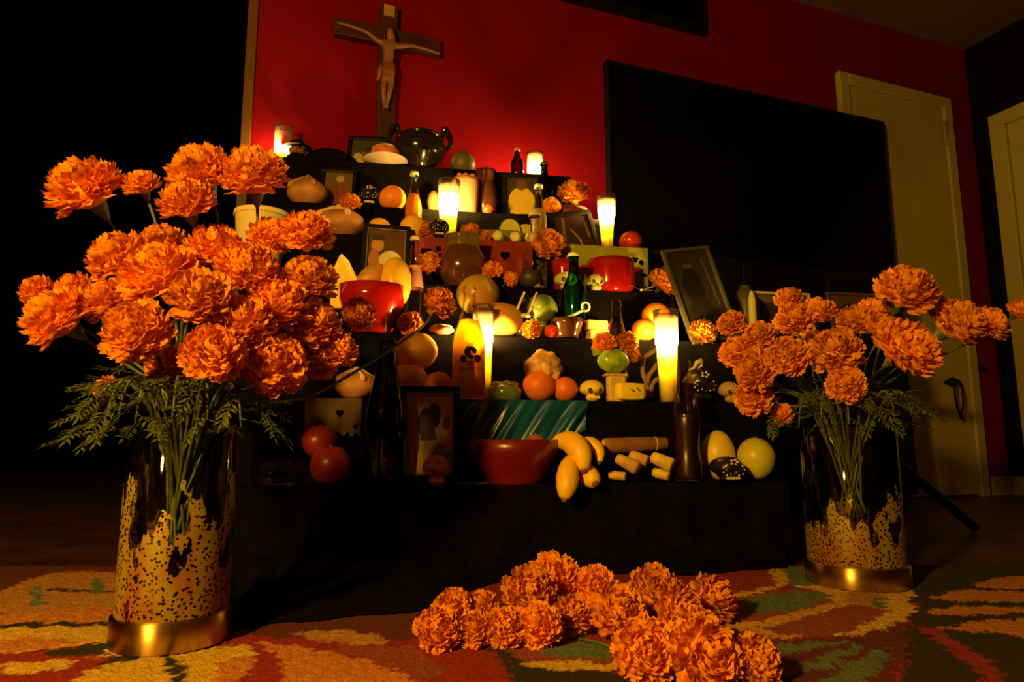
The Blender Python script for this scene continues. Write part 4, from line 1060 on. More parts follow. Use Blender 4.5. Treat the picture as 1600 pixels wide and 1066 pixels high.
def jug(p, w, h, label, m, m2=None, name='clay_jug', cat='jug'):
    root = empty(name, p, label, cat, rz=AA); r = w / 2
    MB().lathe([(0, .003), (r * .62, 0), (r * .66, .004), (r * .95, h * .28), (r, h * .45), (r * .86, h * .66), (r * .70, h * .76), (r * .68, h * .78)], 36).build('body', m, root)
    MB().lathe([(r * .68, h * .77), (r * .70, h * .80), (r * .72, h * .95), (r * .78, h), (r * .72, h), (r * .64, h * .94), (r * .62, h * .7), (r * .6, h * .5), (0, h * .46)], 36).build('rim', m2 or m, root)
    return root
CLAY = mat('brown_glazed_clay', (0.085, 0.030, 0.012), 0.18, 0.3, 16, coat=0.5)
p = B(6, 758, 0.10); jug(p, 44 * mpp(p), zat(p, 268) - p.z, 'dark clay jug behind the glowing pale cup', CLAY)
p = B(7, 602, 0.005); s = mpp(p)
pl = empty('saucer', p, 'small pale saucer on the edge of the top row under the pink bread', 'saucer', rz=AA)
MB().lathe([(0, .002), (14 * s, 0), (16 * s, .003), (34 * s, .010), (35 * s, .012), (33 * s, .013), (15 * s, .006), (0, .006)], 36).build('dish', mat('pale_china', (0.5, 0.42, 0.3), 0.3, 0.1, 30), pl)
def bun(p, w, h, label, m, m2=None, bones=False, name='bread', group='breads on the altar', rz=0.0):
    root = empty(name, p, label, 'bread', group, rz=AA + rz)
    fn0 = rand_fn(int(w * 1e4), .03, 2)
    MB().ball((0, 0, h * .46), (w / 2, w / 2 * .9, h * .5), 28, 14, lambda d: fn0(d) * (1 if d.z > -.4 else .93)).build('bun', m, root)
    mm = m2 or m
    if bones:
        for a in (.4, .4 + PI / 2):
            pts = [V((math.cos(a) * math.sin(t) * w * .5, math.sin(a) * math.sin(t) * w * .45, h * .46 + math.cos(t) * h * .52)) for t in np.linspace(-1.3, 1.3, 11)]
            rr_ = [w * .05 * (1.5 if k in (1, 4, 6, 9) else .9) for k in range(11)]
            MB().tube(pts, rr_, 8).build('bone_strip', mm, root)
        MB().ball((0, 0, h * 1.0), (w * .11, w * .11, w * .10), 14, 8).build('knob', mm, root)
    else:
        for k in range(-2, 3):
            pts = [V((math.sin(t) * w * .46, k * w * .13 - .0, h * .46 + math.cos(t) * math.sqrt(max(0.02, 1 - (k * .29) ** 2)) * h * .51)) for t in np.linspace(-.95, .95, 9)]
            MB().tube(pts, [w * .02] + [w * .045] * 7 + [w * .02], 7).build('ridge', mm, root)
    return root
p = B(7, 602, 0.005) + V((0, 0, .010)); bun(p, 46 * mpp(p), 26 * mpp(p), 'pinkish ridged sweet bread on the pale saucer of the top row', mat('pink_sugar_bread', (0.62, 0.17, 0.07), 0.7, 0.25, 40), SUGARB, rz=-.5)
# row 6
bottle_px(6, 851, 256, 28, 'dark green capped beer bottle in front of the glowing top row candle', PR_BEER, DGREENGL, back=0.05, fill=.7, liquid=mat('dark_beer', (0.05, 0.04, 0.008), 0.3, 0.2, 10), cap=mat('dark_cap', (0.03, 0.03, 0.02), 0.4, 0.1, 20))
marigold(B(6, 896, 0.08) + V((0, 0, 52 * mpp(B(6, 896, .08)))), 26 * mpp(B(6, 896, .08)), (-.2, -.5, .8), 'marigold standing highest on the right shoulder of the altar, against the red wall', 'marigolds on the altar',
         [B(6, 896, 0.08) + V((0, 0, 34 * mpp(B(6, 896, .08)))), B(6, 898, 0.08) + V((0, 0, .001))])
p = B(6, 893, 0.05); bun(p, 58 * mpp(p), 26 * mpp(p), 'dark reddish mound for the shaded underside of the highest marigold at the right', mat('petal_shade_red', (0.22, 0.04, 0.02), 0.6, 0.3, 20))  # bun shape in dark red added as the marigold's shaded lower petals
p = B(6, 727, 0.055); s = mpp(p); h = zat(p, 282) - p.z
pc = empty('paper_cup', p, 'pale translucent paper cup with a frilled pinkish top, glowing beside the tallest centre candle', 'cup', rz=AA)
CUPM = mat('pale_pink_paper', (0.80, 0.48, 0.26), 0.8, 0.1, 20, trans=0.45)
MB().lathe([(0, .002), (18 * s, 0), (19 * s, .004), (22 * s, h * .9), (22 * s, h), (20.5 * s, h), (18 * s, .008)], 32).build('cup', CUPM, pc)
m_ = MB(); rr_ = random.Random(5)
for k in range(40):
    a = rr_.uniform(0, 6.28); q = math.sqrt(rr_.random()) * 17 * s; m_.ball((math.cos(a) * q, math.sin(a) * q, h + rr_.uniform(-1, 5) * s), (rr_.uniform(3, 5) * s, rr_.uniform(3, 5) * s, rr_.uniform(2, 4) * s), 7, 5)
m_.build('paper_frill', mat('pink_frill', (0.78, 0.30, 0.17), 0.8, 0.2, 60), pc)
fruit_px(6, 763, 322, 9, 'tiny glowing red-orange fruit in front of the dark clay jug', mat('bright_red_orange', (0.85, 0.10, 0.02), 0.4, 0.1, 20), 'berry', back=0.02)
fruit_px(6, 677, 300, (10, 10, 20), 'tan oval gourd left of the tallest centre candle', mat('tan_gourd', (0.40, 0.20, 0.05), 0.5, 0.2, 20), 'gourd', back=0.05)
bottle_px(5, 645, 271, 28, 'soda bottle with orange drink and pale neck behind the three oranges', PR_SODA, CLEAR, back=0.07, liquid=mat('orange_soda', (0.85, 0.27, 0.02), 0.3, 0.05, 10, trans=0.5), fill=.70, cap=mat('pale_green_cap', (0.45, 0.48, 0.25), 0.4, 0.1, 20))
fruit_px(6, 613, 322, 21, 'topmost of the three oranges left of the orange drink bottle', ORANGE, back=0.03, group='oranges on the altar')
fruit_px(5, 592, 349, 19, 'left lower orange of the three by the orange drink bottle', YORANGE, back=0.05, group='oranges on the altar')
fruit_px(5, 645, 357, 20, 'right lower orange of the three, beneath the orange drink bottle', YORANGE, back=0.02, group='oranges on the altar')
BLKSK = mat('black_clay', (0.012, 0.010, 0.008), 0.3, 0.2, 20); WHITEI = mat('white_icing', (0.75, 0.68, 0.50), 0.5, 0.08, 30)
skull_px(6, 577, 34, 'black skull with white painted marks below the leftmost portrait', BLKSK, BLKSK, back=0.025, deco=WHITEI, teeth=WHITEI)
p = B(6, 480, 0.04); bun(p, 62 * mpp(p), 46 * mpp(p), 'round brown bread with bone strips at the far left, below the hatted figurine', BREAD, bones=True)
p = B(5, 530, 0.055); bun(p, 78 * mpp(p), 50 * mpp(p), 'wide brown bread with a sugar crust left of the oranges', BREAD, SUGARB, bones=True)
marigold(B(5, 546, 0.03) + V((0, 0, .098)), 17 * mpp(B(5, 546, .03)), (.1, -.6, .7), 'dim pinkish marigold lying on the wide brown bread', 'marigolds on the altar')
# white bucket cup far left
p = B(4, 404, 0.03); s = mpp(p); h = zat(p, 334) - p.z
if h < .05: h = .05
wc = empty('bucket', p, 'cream flared tin cup behind the upper right of the left bouquet', 'bucket', rz=AA)
CUP2 = mat('cream_tin', (0.86, 0.74, 0.36), 0.45, 0.06, 12)
MB().lathe([(0, .003), (29 * s, 0), (30 * s, .004), (40 * s, h - .006), (42 * s, h - .003), (42 * s, h), (39 * s, h), (28 * s, .008), (0, .008)], 40).build('body', CUP2, wc)
MB().lathe([(41 * s, h - .012), (42.4 * s, h - .010), (42.4 * s, h - .007), (41.4 * s, h - .006)], 40).build('rim_band', CUP2, wc)

# ------------------------------------------------------------------ row 5
candle_px(5, 700, 284, 36, 25, 'tallest centre candle, brightly lit glass above the brown pot', back=0.03, fill=0.46)
candle_px(5, 949, 308, 31, 17, 'tall tapered lit glass candle at the right, before the left edge of the TV', back=0.07, fill=0.55)
skull_px(5, 686, 32, 'small black skull with white marks left of the tallest centre candle foot', BLKSK, BLKSK, back=0.01, deco=WHITEI, teeth=WHITEI)
def am(row, px, py, rpx, back, axis, label):
    p = B(row, px, back); s = mpp(p); R = rpx * s; c = V((p.x, p.y, max(zat(p, py), p.z + R * .68)))
    return marigold(c, R, axis, label, 'marigolds on the altar')
am(5, 663, 364, 19, .015, (.1, -.7, .6), 'marigold on the edge of the row, right of the three oranges')
am(5, 735, 364, 17, .0, (.2, -.6, .7), 'marigold right of the tallest centre candle, over the brown pot')
am(5, 757, 376, 11, .0, (.3, -.8, .3), 'small pale marigold beside the cane stalks, right of the brown pot')
CANE = mat('green_cane', (0.22, 0.24, 0.06), 0.5, 0.2, 30); CANEEND = mat('cane_pith', (0.75, 0.66, 0.30), 0.6, 0.06, 40)
for k, (px, dz, lb) in enumerate(((779, 0, 'left cane stalk end of the green bundle over the maroon paper'), (806, 0, 'middle cane stalk end of the green bundle over the maroon paper'), (829, 0, 'right cane stalk end of the green bundle, behind the clear bottle'))):
    p = B(5, px, 0.0); s = mpp(p); r = 8.5 * s
    root = empty('sugar_cane', p + V((0, 0, r)), lb, 'sugar cane', 'cane stalks', rz=AA + (-.5, -.45, -.35)[k])
    L_ = .11
    MB().tube([V((0, -.010, 0)), V((0, .02, 0)), V((0, L_ * .5, .001)), V((0, L_ * .52, .001)), V((0, L_, .002))], [r * .96, r, r * .97, r * 1.08, r], 16).build('stalk', CANE, root)
    MB().tube([V((0, -.0115, 0)), V((0, -.009, 0))], r * .93, 16).build('cut_end', CANEEND, root)
p = B(5, 785, 0.045); s = mpp(p)
root = empty('cucumber', p + V((0, 0, 19 * s)), 'long green cucumber lying across the cane stalks', 'vegetable', rz=AA + .05)
MB().tube([V((x * s, 0, (0.04 * x) * s)) for x in (-36, -32, -20, 0, 20, 32, 36)], [1.5 * s, 6 * s, 8 * s, 8.5 * s, 8 * s, 6 * s, 1.5 * s], 14).build('skin', mat('cucumber_skin', (0.17, 0.20, 0.06), 0.4, 0.25, 30), root)
MB().tube([V((35 * s, 0, 1.4 * s)), V((40 * s, 0, 2 * s))], 1.6 * s, 8).build('stem_end', CALYXF, root)
def wedge(p, w, h, label, m, rind, name='lime_wedge', rz=0.0):
    root = empty(name, p, label, 'fruit slice', 'lime pieces', rz=AA + rz)
    n = 10; pts = [(math.cos(a) * w * .5, math.sin(a) * h) for a in np.linspace(0, PI, n)]
    m_ = MB(); 
    fr = [(x, -w * .10, z) for x, z in pts]; bk = [(x * .9, w * .14, z * .9) for x, z in pts]
    m_.add(fr + bk, [tuple(range(n)), tuple(range(2 * n - 1, n - 1, -1))] + [(i + 1, i, n + i, n + i + 1) for i in range(n - 1)] + [(0, n - 1, 2 * n - 1, n)])
    m_.build('flesh', m, root, False)
    r_ = MB().tube([V((x * 1.02, 0, z * 1.02)) for x, z in pts], w * .05, 8); r_.build('rind', rind, root)
    return root
LIMEF = mat('lime_flesh', (0.60, 0.58, 0.12), 0.4, 0.1, 40)
p = B(5, 797, 0.045) + V((0, 0, .045)); wedge(p, 32 * mpp(p), 20 * mpp(p), 'green lime wedge standing pointed on the cucumber', LIMEF, LIME)
p = B(5, 822, 0.06) + V((0, 0, .046)); wedge(p, 30 * mpp(p), 15 * mpp(p), 'pale lime half left of the clear bottle necks', LIMEF, LIME, 'lime_half')
CREAMB = mat('cream_label', (0.62, 0.48, 0.25), 0.5, 0.12, 40)
bottle_px(5, 842, 291, 27, 'tall clear glass bottle behind, in front of the yellow shirt portrait', PR_SODA, CLEAR, back=0.05, cap=mat('pale_cap', (0.6, 0.55, 0.4), 0.4, 0.1, 20), liquid=mat('pale_soda', (0.55, 0.42, 0.16), 0.3, 0.05, 10, trans=0.5), fill=.62)
am(6, 862, 323, 15, .0, (.1, -.8, .5), 'small orange marigold right of the yellow shirt portrait')
fruit_px(5, 986, 378, 18, 'glossy red tomato right of the tall tapered candle foot', REDFR, 'tomato', back=0.04)

# cut-paper banners hanging on the fronts of the rows
def banner(row, x0, x1, yt, yb, label, m, off=0.008, cuts=(), hearts=(), wav=.004, name='paper_banner', scallop=True):
    """thin sheet hung in front of a row; holes are really cut out"""
    c = ROW_C[row] - off
    P0 = onplane(x0, yt, AN, c); P1 = onplane(x1, yt, AN, c); Pb = onplane((x0 + x1) / 2, yb, AN, c)
    zt_ = ROW_Z[row] + .001; w = (P1 - P0).dot(AD); h = zt_ - Pb.z
    o0 = P0 + AD * (w / 2); o0.z = zt_
    root = empty(name, o0, label, 'paper banner', 'cut paper banners', rz=AA)
    nx = max(24, int(w / .0024)); ny = max(16, int(h / .0024)); m_ = MB(); vs = []
    for j in range(ny + 1):
        for i in range(nx + 1):
            u = i / nx; v = j / ny
            vs.append(((u - .5) * w, wav * math.sin(u * 17 + v * 3) * v, -v * h))
    fs = []
    for j in range(ny):
        for i in range(nx):
            u = (i + .5) / nx; v = (j + .5) / ny; X_ = u * w; Y_ = v * h; hole = False
            for (cu, cv, rr_) in cuts:
                if (X_ - cu * w) ** 2 + (Y_ - cv * h) ** 2 < (rr_ * h) ** 2: hole = True
            for (cu, cv, rr_) in hearts:
                x = (X_ - cu * w) / (rr_ * h); y = -(Y_ - cv * h) / (rr_ * h)
                if (x * x + y * y - .6) ** 3 - x * x * y ** 3 < 0: hole = True
            if scallop and v > .88 and (abs(((u * w / (h * .22)) % 1) - .5) > .5 - (v - .88) * 3): hole = True
            if not hole:
                a = j * (nx + 1) + i; fs.append((a, a + nx + 1, a + nx + 2, a + 1))
    m_.add(vs, fs).build('sheet', m, root)
    # folded flap lying on the row
    MB().add([(-w / 2, 0, 0), (w / 2, 0, 0), (w / 2, off + .03, .0015), (-w / 2, off + .03, .0015)], [(0, 1, 2, 3)]).build('flap', m, root, False)
    return root
MAROON = mat('maroon_paper', (0.26, 0.022, 0.030), 0.85, 0.12, 20, trans=0.2)
GREENP = mat('yellow_green_paper', (0.40, 0.44, 0.04), 0.85, 0.15, 20, trans=0.2)
banner(5, 636, 702, 381, 430, 'maroon cut-paper banner left of the brown pot', MAROON, cuts=((.75, .3, .07), (.3, .75, .06)), hearts=((.45, .45, .16), (.85, .55, .14)))
banner(5, 746, 832, 381, 436, 'maroon cut-paper banner with a heart, right of the brown pot', MAROON, cuts=((.15, .8, .05), (.85, .8, .05)), hearts=((.5, .42, .14),))
banner(5, 876, 1012, 392, 452, 'yellow-green cut-paper banner behind the red pot', GREENP, cuts=((.12, .6, .06), (.92, .35, .06), (.93, .65, .05), (.06, .4, .05)), hearts=((.85, .3, .08),))
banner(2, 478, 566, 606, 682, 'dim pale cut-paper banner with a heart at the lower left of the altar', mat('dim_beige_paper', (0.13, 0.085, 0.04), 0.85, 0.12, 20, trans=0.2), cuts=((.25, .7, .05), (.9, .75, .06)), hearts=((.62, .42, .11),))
# glossy green satin cloth
c = ROW_C[2] - .010
P0 = onplane(714, 627, AN, c); P1 = onplane(918, 627, AN, c); Pb = onplane(816, 688, AN, c)
w = (P1 - P0).dot(AD); zt_ = ROW_Z[2] + .001; h = zt_ - Pb.z
o0 = P0 + AD * (w / 2); o0.z = zt_
gc = empty('satin_cloth', o0, 'glossy dark green satin cloth hanging over the row front behind the large red bowl', 'cloth', rz=AA)
vs = []; nx, ny = 90, 30
for j in range(ny + 1):
    for i in range(nx + 1):
        u, v = i / nx, j / ny
        y = -.006 - (.008 * math.sin(u * 27 + v * 5.5) * (.6 + .4 * math.sin(u * 9)) + .004 * abs(math.sin(u * 19 + v * 4.2)) + .002 * math.sin(u * 63 + v * 12)) * min(1, .25 + v * 1.6)
        vs.append(((u - .5) * w * (1 - .06 * v), y, -v * h * (1 - .25 * max(0, u - .82) / .18)))
fs = [(j * (nx + 1) + i, (j + 1) * (nx + 1) + i, (j + 1) * (nx + 1) + i + 1, j * (nx + 1) + i + 1) for j in range(ny) for i in range(nx)]
SATIN = mat('green_satin', (0.003, 0.075, 0.22), 0.25, 0.1, 8, spec=0.9)
MB().add(vs, fs).build('drape', SATIN, gc)
MB().add([(-w / 2, -.004, 0), (w / 2, -.004, 0), (w / 2, .05, .0015), (-w / 2, .05, .0015)], [(0, 1, 2, 3)]).build('folded_edge', SATIN, gc, False)

# ------------------------------------------------------------------ row 4
p = B(4, 722, 0.04); s = mpp(p)
CLAYRIM = mat('olive_glazed_rim', (0.10, 0.075, 0.025), 0.15, 0.25, 18, coat=0.5)
jug(p, 78 * s, zat(p, 371) - p.z, 'wide brown glazed clay pot with an olive rim between the maroon papers', CLAY, CLAYRIM, 'clay_pot', 'pot')
am(4, 670, 411, 19, .01, (.0, -.7, .6), 'dim marigold left of the brown clay pot')
bottle_px(3, 645, 372, 30, 'tall clear capped bottle with a pinkish label beside the red fruit bowl', PR_SODA, CLEAR, back=0.10, cap=mat('pale_cap', (0.6, 0.55, 0.4)), band=(.50, .72, mat('pink_label', (0.55, 0.24, 0.15), 0.5, 0.25, 50)))
b2 = bottle_px(4, 836, 335, 38, 'clear glass bottle with a printed figure label, in front of the red-orange marigold', PR_SODA, CLEAR, back=0.02, cap=mat('pale_cap', (0.6, 0.55, 0.4)), band=(.04, .32, glass('label_glass', (.9, .8, .6))))
LBLK = mat('dark_print', (0.03, 0.02, 0.012), 0.6, 0.1, 30)
p = B(4, 843, .02); s = mpp(p)
m_ = MB()
for k, (x, z, rr_) in enumerate(((-2, 40, 4), (3, 36, 3.5), (0, 31, 5), (-4, 25, 3), (4, 24, 3))): m_.ball((x * s + 4 * s, -19.4 * s, z * s), (rr_ * s, .8 * s, rr_ * s), 10, 6)
m_.build('printed_figure', LBLK, b2)
MB().lathe([(0, .002), (17 * s, .002), (17.5 * s, .012), (16.5 * s, .022), (0, .022)], 24).build('pale_base', CREAMB, b2)
am(4, 857, 382, 26, .075, (.2, -.8, .4), 'red-orange marigold behind the clear bottle with the printed label')
am(4, 768, 424, 17, .0, (-.3, -.7, .6), 'marigold at the edge left of the dark avocado, over the upper mango')
am(4, 797, 437, 14, .0, (.6, -.6, .4), 'pale pinkish marigold left of the dark avocado')
fruit_px(4, 828, 441, (17, 17, 15), 'dark avocado at the edge below the printed clear bottle', mat('dark_avocado', (0.045, 0.035, 0.015), 0.5, 0.3, 40), 'avocado', back=-0.0)
REDENAMEL = mat('red_enamel', (0.30, 0.006, 0.005), 0.14, 0.05, 10, coat=0.6)
p = B(4, 954, 0.055); s = mpp(p)
pot = empty('casserole', p, 'glossy red enamel pot in front of the yellow-green paper', 'pot', rz=AA)
h = zat(p, 409) - p.z; r = 38 * s
MB().lathe([(0, .003), (r * .88, 0), (r * .95, .005), (r, h * .3), (r, h * .85), (r * .97, h), (r * .92, h), (r * .93, h * .3), (0, .008)], 40).build('body', REDENAMEL, pot)
for sx in (-1, 1): MB().tube(smoothpath([V((sx * r * .97, -.012, h * .78)), V((sx * r * 1.2, -.012, h * .80)), V((sx * r * 1.2, .012, h * .80)), V((sx * r * .97, .012, h * .78))], 10), .0045, 8).build('handle', REDENAMEL, pot)
p = B(4, 882, 0.06); s = mpp(p); h = zat(p, 409) - p.z
bowl(p, 22 * s, h, 'small red glazed cup behind the green bottle neck', REDENAMEL, 'cup', .8, 'cup')
PALESK = mat('pale_green_sugar', (0.56, 0.56, 0.20), 0.6, 0.15, 40); DARKEYE = mat('dark_icing', (0.06, 0.05, 0.02), 0.5, 0.1, 20)
skull_px(4, 884, 36, 'pale green sugar skull left of the green bottle neck', PALESK, DARKEYE, back=0.02, squash=.78, deco=WHITEI)
skull_px(4, 930, 30, 'pale green sugar skull between the green bottle and the red pot', PALESK, DARKEYE, back=0.015, squash=.85, deco=WHITEI)
am(4, 1038, 448, 26, .0, (.5, -.5, .6), 'marigold lying at the right end of the shelf before the largest frame')
p = B(4, 1002, 0.0); s = mpp(p)
root = empty('paper_bow', p + V((0, 0, .003)), 'small white paper bow at the edge right of the red pot', 'bow', rz=AA)
for a, l in ((.35, 22), (2.7, 16), (.05, 18)): MB().add([(0, -.004, 0), (math.cos(a) * l * s, -.008, math.sin(a) * l * s), (math.cos(a) * l * s * 1.05, .006, math.sin(a) * l * s + .006), (0, .004, .004)], [(0, 1, 2, 3)]).build('ribbon_end', WHITEI, root, False)
MB().ball((0, -.002, .003), (.005, .005, .004), 10, 6).build('knot', WHITEI, root)

# ------------------------------------------------------------------ row 3
p = B(3, 580, 0.03); s = mpp(p); h = zat(p, 450) - p.z
bowl(p, 54 * s, h, 'red glazed bowl of papaya and mango pieces at left', REDENAMEL, 'fruit_bowl', .6, 'bowl')
p3 = p
PAPAYA = mat('yellow_papaya', (0.92, 0.62, 0.02), 0.4, 0.06, 20)
q = p3 + V((-40 * s, .0, h * .55))
root = empty('papaya_slice', q, 'pointed yellow papaya slice standing in the red bowl', 'fruit slice', rz=AA)
m_ = MB(); pts = [(-24, 0), (-27, 20), (-23, 62), (-14, 84), (-10, 88), (2, 76), (16, 48), (27, 20), (26, 0)]
n = len(pts); m_.add([(x * s, -10 * s + abs(x) * s * .2, z * s) for x, z in pts] + [(x * s * .8, 14 * s, z * s * .96) for x, z in pts], [tuple(range(n - 1, -1, -1)), tuple(range(n, 2 * n))] + [(i, i + 1, n + i + 1, n + i) for i in range(n - 1)])
m_.build('flesh', PAPAYA, root, False, .003)
q = p3 + V((0 * s, -.012, h * 1.0))
root = empty('bread_roll', q, 'tan oval roll tilted in the red bowl beside the papaya slice', 'bread', rz=AA)
MB().tube(smoothpath([V((-20 * s, 0, -4 * s)), V((-10 * s, 0, 4 * s)), V((6 * s, 0, 22 * s)), V((20 * s, 0, 34 * s))], 12), [1 * s, 9 * s, 14 * s, 16 * s, 17 * s, 18 * s, 18 * s, 17 * s, 15 * s, 12 * s, 8 * s, 1 * s], 16).build('crust', mat('tan_roll', (0.50, 0.26, 0.06), 0.5, 0.25, 24), root)
q = p3 + V((34 * s, .0, h * .55))
fruit(q, (26 * s, 24 * s, 42 * s), 'large yellow mango standing at the right of the red bowl', mat('yellow_mango', (0.82, 0.50, 0.05), 0.35, 0.15, 12, col2=(0.86, 0.36, 0.03)), 'mango', seed=5, cat='fruit')
am(3, 641, 506, 20, .0, (-.2, -.7, .5), 'marigold on the shelf edge below the tall clear capped bottle')
p = B(3, 690, 0.01); s = mpp(p)
bun(p, 40 * s, 17 * s, 'pale pink sweet at the shelf edge left of the orange soda bottle', mat('pink_sweet', (0.66, 0.22, 0.13), 0.6, 0.25, 50), SUGARB, name='sweet', group='sweets on the altar')
fruit_px(3, 747, 463, (40, 34, 33), 'upper big green-orange mango behind the orange soda bottle neck', MANGO, 'mango', back=0.10, ground=False, seed=2)
fruit_px(3, 778, 501, (46, 36, 29), 'lower big orange mango right of the orange soda bottle neck', mat('orange_mango', (0.80, 0.36, 0.06), 0.35, 0.15, 9, col2=(0.62, 0.36, 0.06)), 'mango', back=0.045, seed=4)
p = B(3, 816, 0.035); s = mpp(p); hb = zat(p, 455) - p.z
sk = empty('skeleton_figurine', p, 'tiny black skeleton figurine with white bone arms beside the glossy lime', 'figurine', rz=AA)
MB().lathe([(0, 0), (12 * s, 0), (10 * s, hb * .4), (5 * s, hb * .66), (0, hb * .7)], 16).build('robe', BLKSK, sk)
MB().ball((4 * s, 0, hb * .8), (8 * s, 8 * s, 9 * s), 14, 10).build('head', BLKSK, sk)
for x in (-12, 8): MB().tube([V((x * s, -9 * s, hb * .5)), V(((x + 14) * s, -9 * s, hb * .96))], [2.6 * s, 2 * s], 8).build('bone_arm', WHITEI, sk)
MB().ball((4 * s, -11 * s, hb * .46), (9 * s, 3 * s, 4 * s), 12, 8).build('bone_hand', WHITEI, sk)
fruit_px(3, 846, 483, 25, 'glossy green lime in cellophane left of the green bottle', LIME, 'lime', back=0.045, ground=False)
fruit_px(3, 848, 515, 14, 'small lime underneath the larger glossy one, behind the small marigold and tomato', LIME, 'lime', back=0.05)
am(3, 831, 515, 16, .0, (-.1, -.8, .4), 'small marigold on the edge under the glossy lime')
fruit_px(3, 863, 513, (15, 13, 11), 'small red tomato beside the marigold under the glossy lime', mat('tomato_red', (0.75, 0.07, 0.02), 0.3, 0.15, 20), 'tomato', back=0.01)
p = B(3, 886, 0.005); s = mpp(p); bowl(p, 26 * s, 30 * s, 'low dark brown glazed dish below the green bottle', CLAY, 'dish', .7, 'dish')
bottle_px(3, 898, 398, 40, 'green glass bottle with a pale cap rising before the green paper', PR_BEER, GREENGL, back=0.055, cap=mat('pale_cap', (0.6, 0.55, 0.4)), liquid=mat('dark_green_drink', (0.012, 0.10, 0.045), 0.3, 0.1, 10), fill=.62)
p = B(3, 900, -0.004); s = mpp(p)
root = empty('ribbon', p + V((0, 0, 30 * s)), 'thin white looped ribbon across the foot of the green bottle', 'ribbon', rz=AA)
MB().tube([V((-20 * s, -.016, -2 * s)), V((-8 * s, -.018, 4 * s)), V((8 * s, -.018, 12 * s))], 2.2 * s, 7).build('tail', WHITEI, root)
MB().tube([V((13 * s + 6 * s * math.cos(a), -.018, 18 * s + 7 * s * math.sin(a))) for a in np.linspace(-2.2, 3.6, 14)], 1.8 * s, 7).build('loop', WHITEI, root)
BISC = mat('yellow_biscuit', (0.80, 0.46, 0.16), 0.7, 0.12, 30)
p = B(3, 934, 0.02); s = mpp(p); hh = 15 * s
for k, lb in enumerate(('bottom pale yellow cake of the small stack left of the cola bottle', 'top yellow cake of the small stack left of the cola bottle')):
    root = empty('cake', p + V((-.006 * k, 0, hh * k + .0005 * k)), lb, 'cake', 'stacked small cakes', rz=AA + .1)
    MB().box((-17 * s, -12 * s, 0), (17 * s, 12 * s, hh)).build('sponge', BISC, root, False, .003)
    MB().box((-17.4 * s, -12.4 * s, hh * .45), (17.4 * s, 12.4 * s, hh * .58)).build('filling', SUGARB, root, False, .001)
fruit_px(3, 944, 490, 19, 'dark red apple behind the stack of small cakes', REDFR, 'apple', back=0.085)
fruit_px(3, 1026, 494, 22, 'orange behind the lit candle at the right, upper of the pair', ORANGE, back=0.065, ground=False, group='oranges on the altar')
fruit_px(3, 1006, 521, 19, 'orange left of the lit candle at the right, lower of the pair', ORANGE, back=0.03, group='oranges on the altar')
am(3, 1098, 523, 22, .0, (.1, -.7, .6), 'marigold at the right end of the shelf under the largest frame')

# ------------------------------------------------------------------ row 2
candle_px(2, 1045, 486, 40, 28, 'large lit yellow candle in tall glass at the right of the altar', back=0.03, fill=0.56)
candle_px(2, 754, 478, 34, 29, 'lit candle glass half hidden right behind the orange soda bottle', back=0.095, fill=0.56)
SODA = glass('bright_orange_soda', (1.0, 0.60, 0.03), 0.3, 0.3, haze=0.72, hazecol=(1.0, 0.58, 0.008))
ob = bottle_px(2, 732, 446, 53, 'clear bottle of bright orange soda with a printed emblem, centre of the altar', PR_SODA, CLEAR, back=0.04, liquid=SODA, fill=.69)
p = B(2, 732, 0.04); s = mpp(p); r = 53 * s / 2; h = zat(p, 446) - p.z
def on_cyl(x, z, rr_, a0=-PI / 2): a = a0 + x / rr_; return (rr_ * math.cos(a), rr_ * math.sin(a), z)
EMB = mat('dark_emblem_print', (0.035, 0.030, 0.012), 0.6, 0.1, 40)
zc = zat(p, 562) - p.z
def decal(polys, zc, name, m, parent, rr_):
    m_ = MB()
    for poly in polys:
        vs = [on_cyl(x * s, zc + z * s, rr_) for x, z in poly]; cx_ = sum(q[0] for q in poly) / len(poly); cz_ = sum(q[1] for q in poly) / len(poly)
        vs.append(on_cyl(cx_ * s, zc + cz_ * s, rr_)); n = len(poly)
        m_.add(vs, [(i, (i + 1) % n, n) for i in range(n)])
    return m_.build(name, m, parent, False)
def blob(cx_, cz_, rx, rz_, n=12, wob=.15, seed=1):
    r_ = random.Random(seed); return [(cx_ + rx * math.cos(a) * (1 + r_.uniform(-wob, wob)), cz_ + rz_ * math.sin(a) * (1 + r_.uniform(-wob, wob))) for a in [2 * PI * k / n for k in range(n)]]
decal([blob(-5, 9, 5, 9, 12, .1, 1), blob(0, 14, 7, 4, 12, .12, 2), blob(6, 11, 4, 5, 10, .15, 3), blob(-12, -2, 5, 6, 12, .15, 4), blob(11, -1, 6, 6, 12, .15, 5), blob(0, 1, 4, 3.4, 10, .15, 6)], zc, 'emblem', EMB, ob, r + .0008)
decal([[(-14, -7), (14, -7), (13, -4.6), (-13, -4.6)], blob(-1, -10, 9, 1.6, 12, .1, 8)], zc, 'emblem_band', mat('red_orange_print', (0.62, 0.13, 0.02), 0.6, 0.1, 30), ob, r + .0007)
cu = bpy.data.curves.new('lettering', 'FONT'); cu.body = 'JARRITOS'; cu.align_x = 'CENTER'; cu.size = 9.6 * s; cu.extrude = 0
tmp = bpy.data.objects.new('lettering', cu); COL.objects.link(tmp)
dg = bpy.context.evaluated_depsgraph_get(); me = bpy.data.meshes.new_from_object(tmp.evaluated_get(dg))
COL.objects.unlink(tmp); bpy.data.objects.remove(tmp)
for v in me.vertices: v.co = V(on_cyl(v.co.x, zc - 21 * s + v.co.y, r + .0009))
me.materials.clear(); me.materials.append(EMB)
lt = bpy.data.objects.new('lettering', me); link(lt, ob)
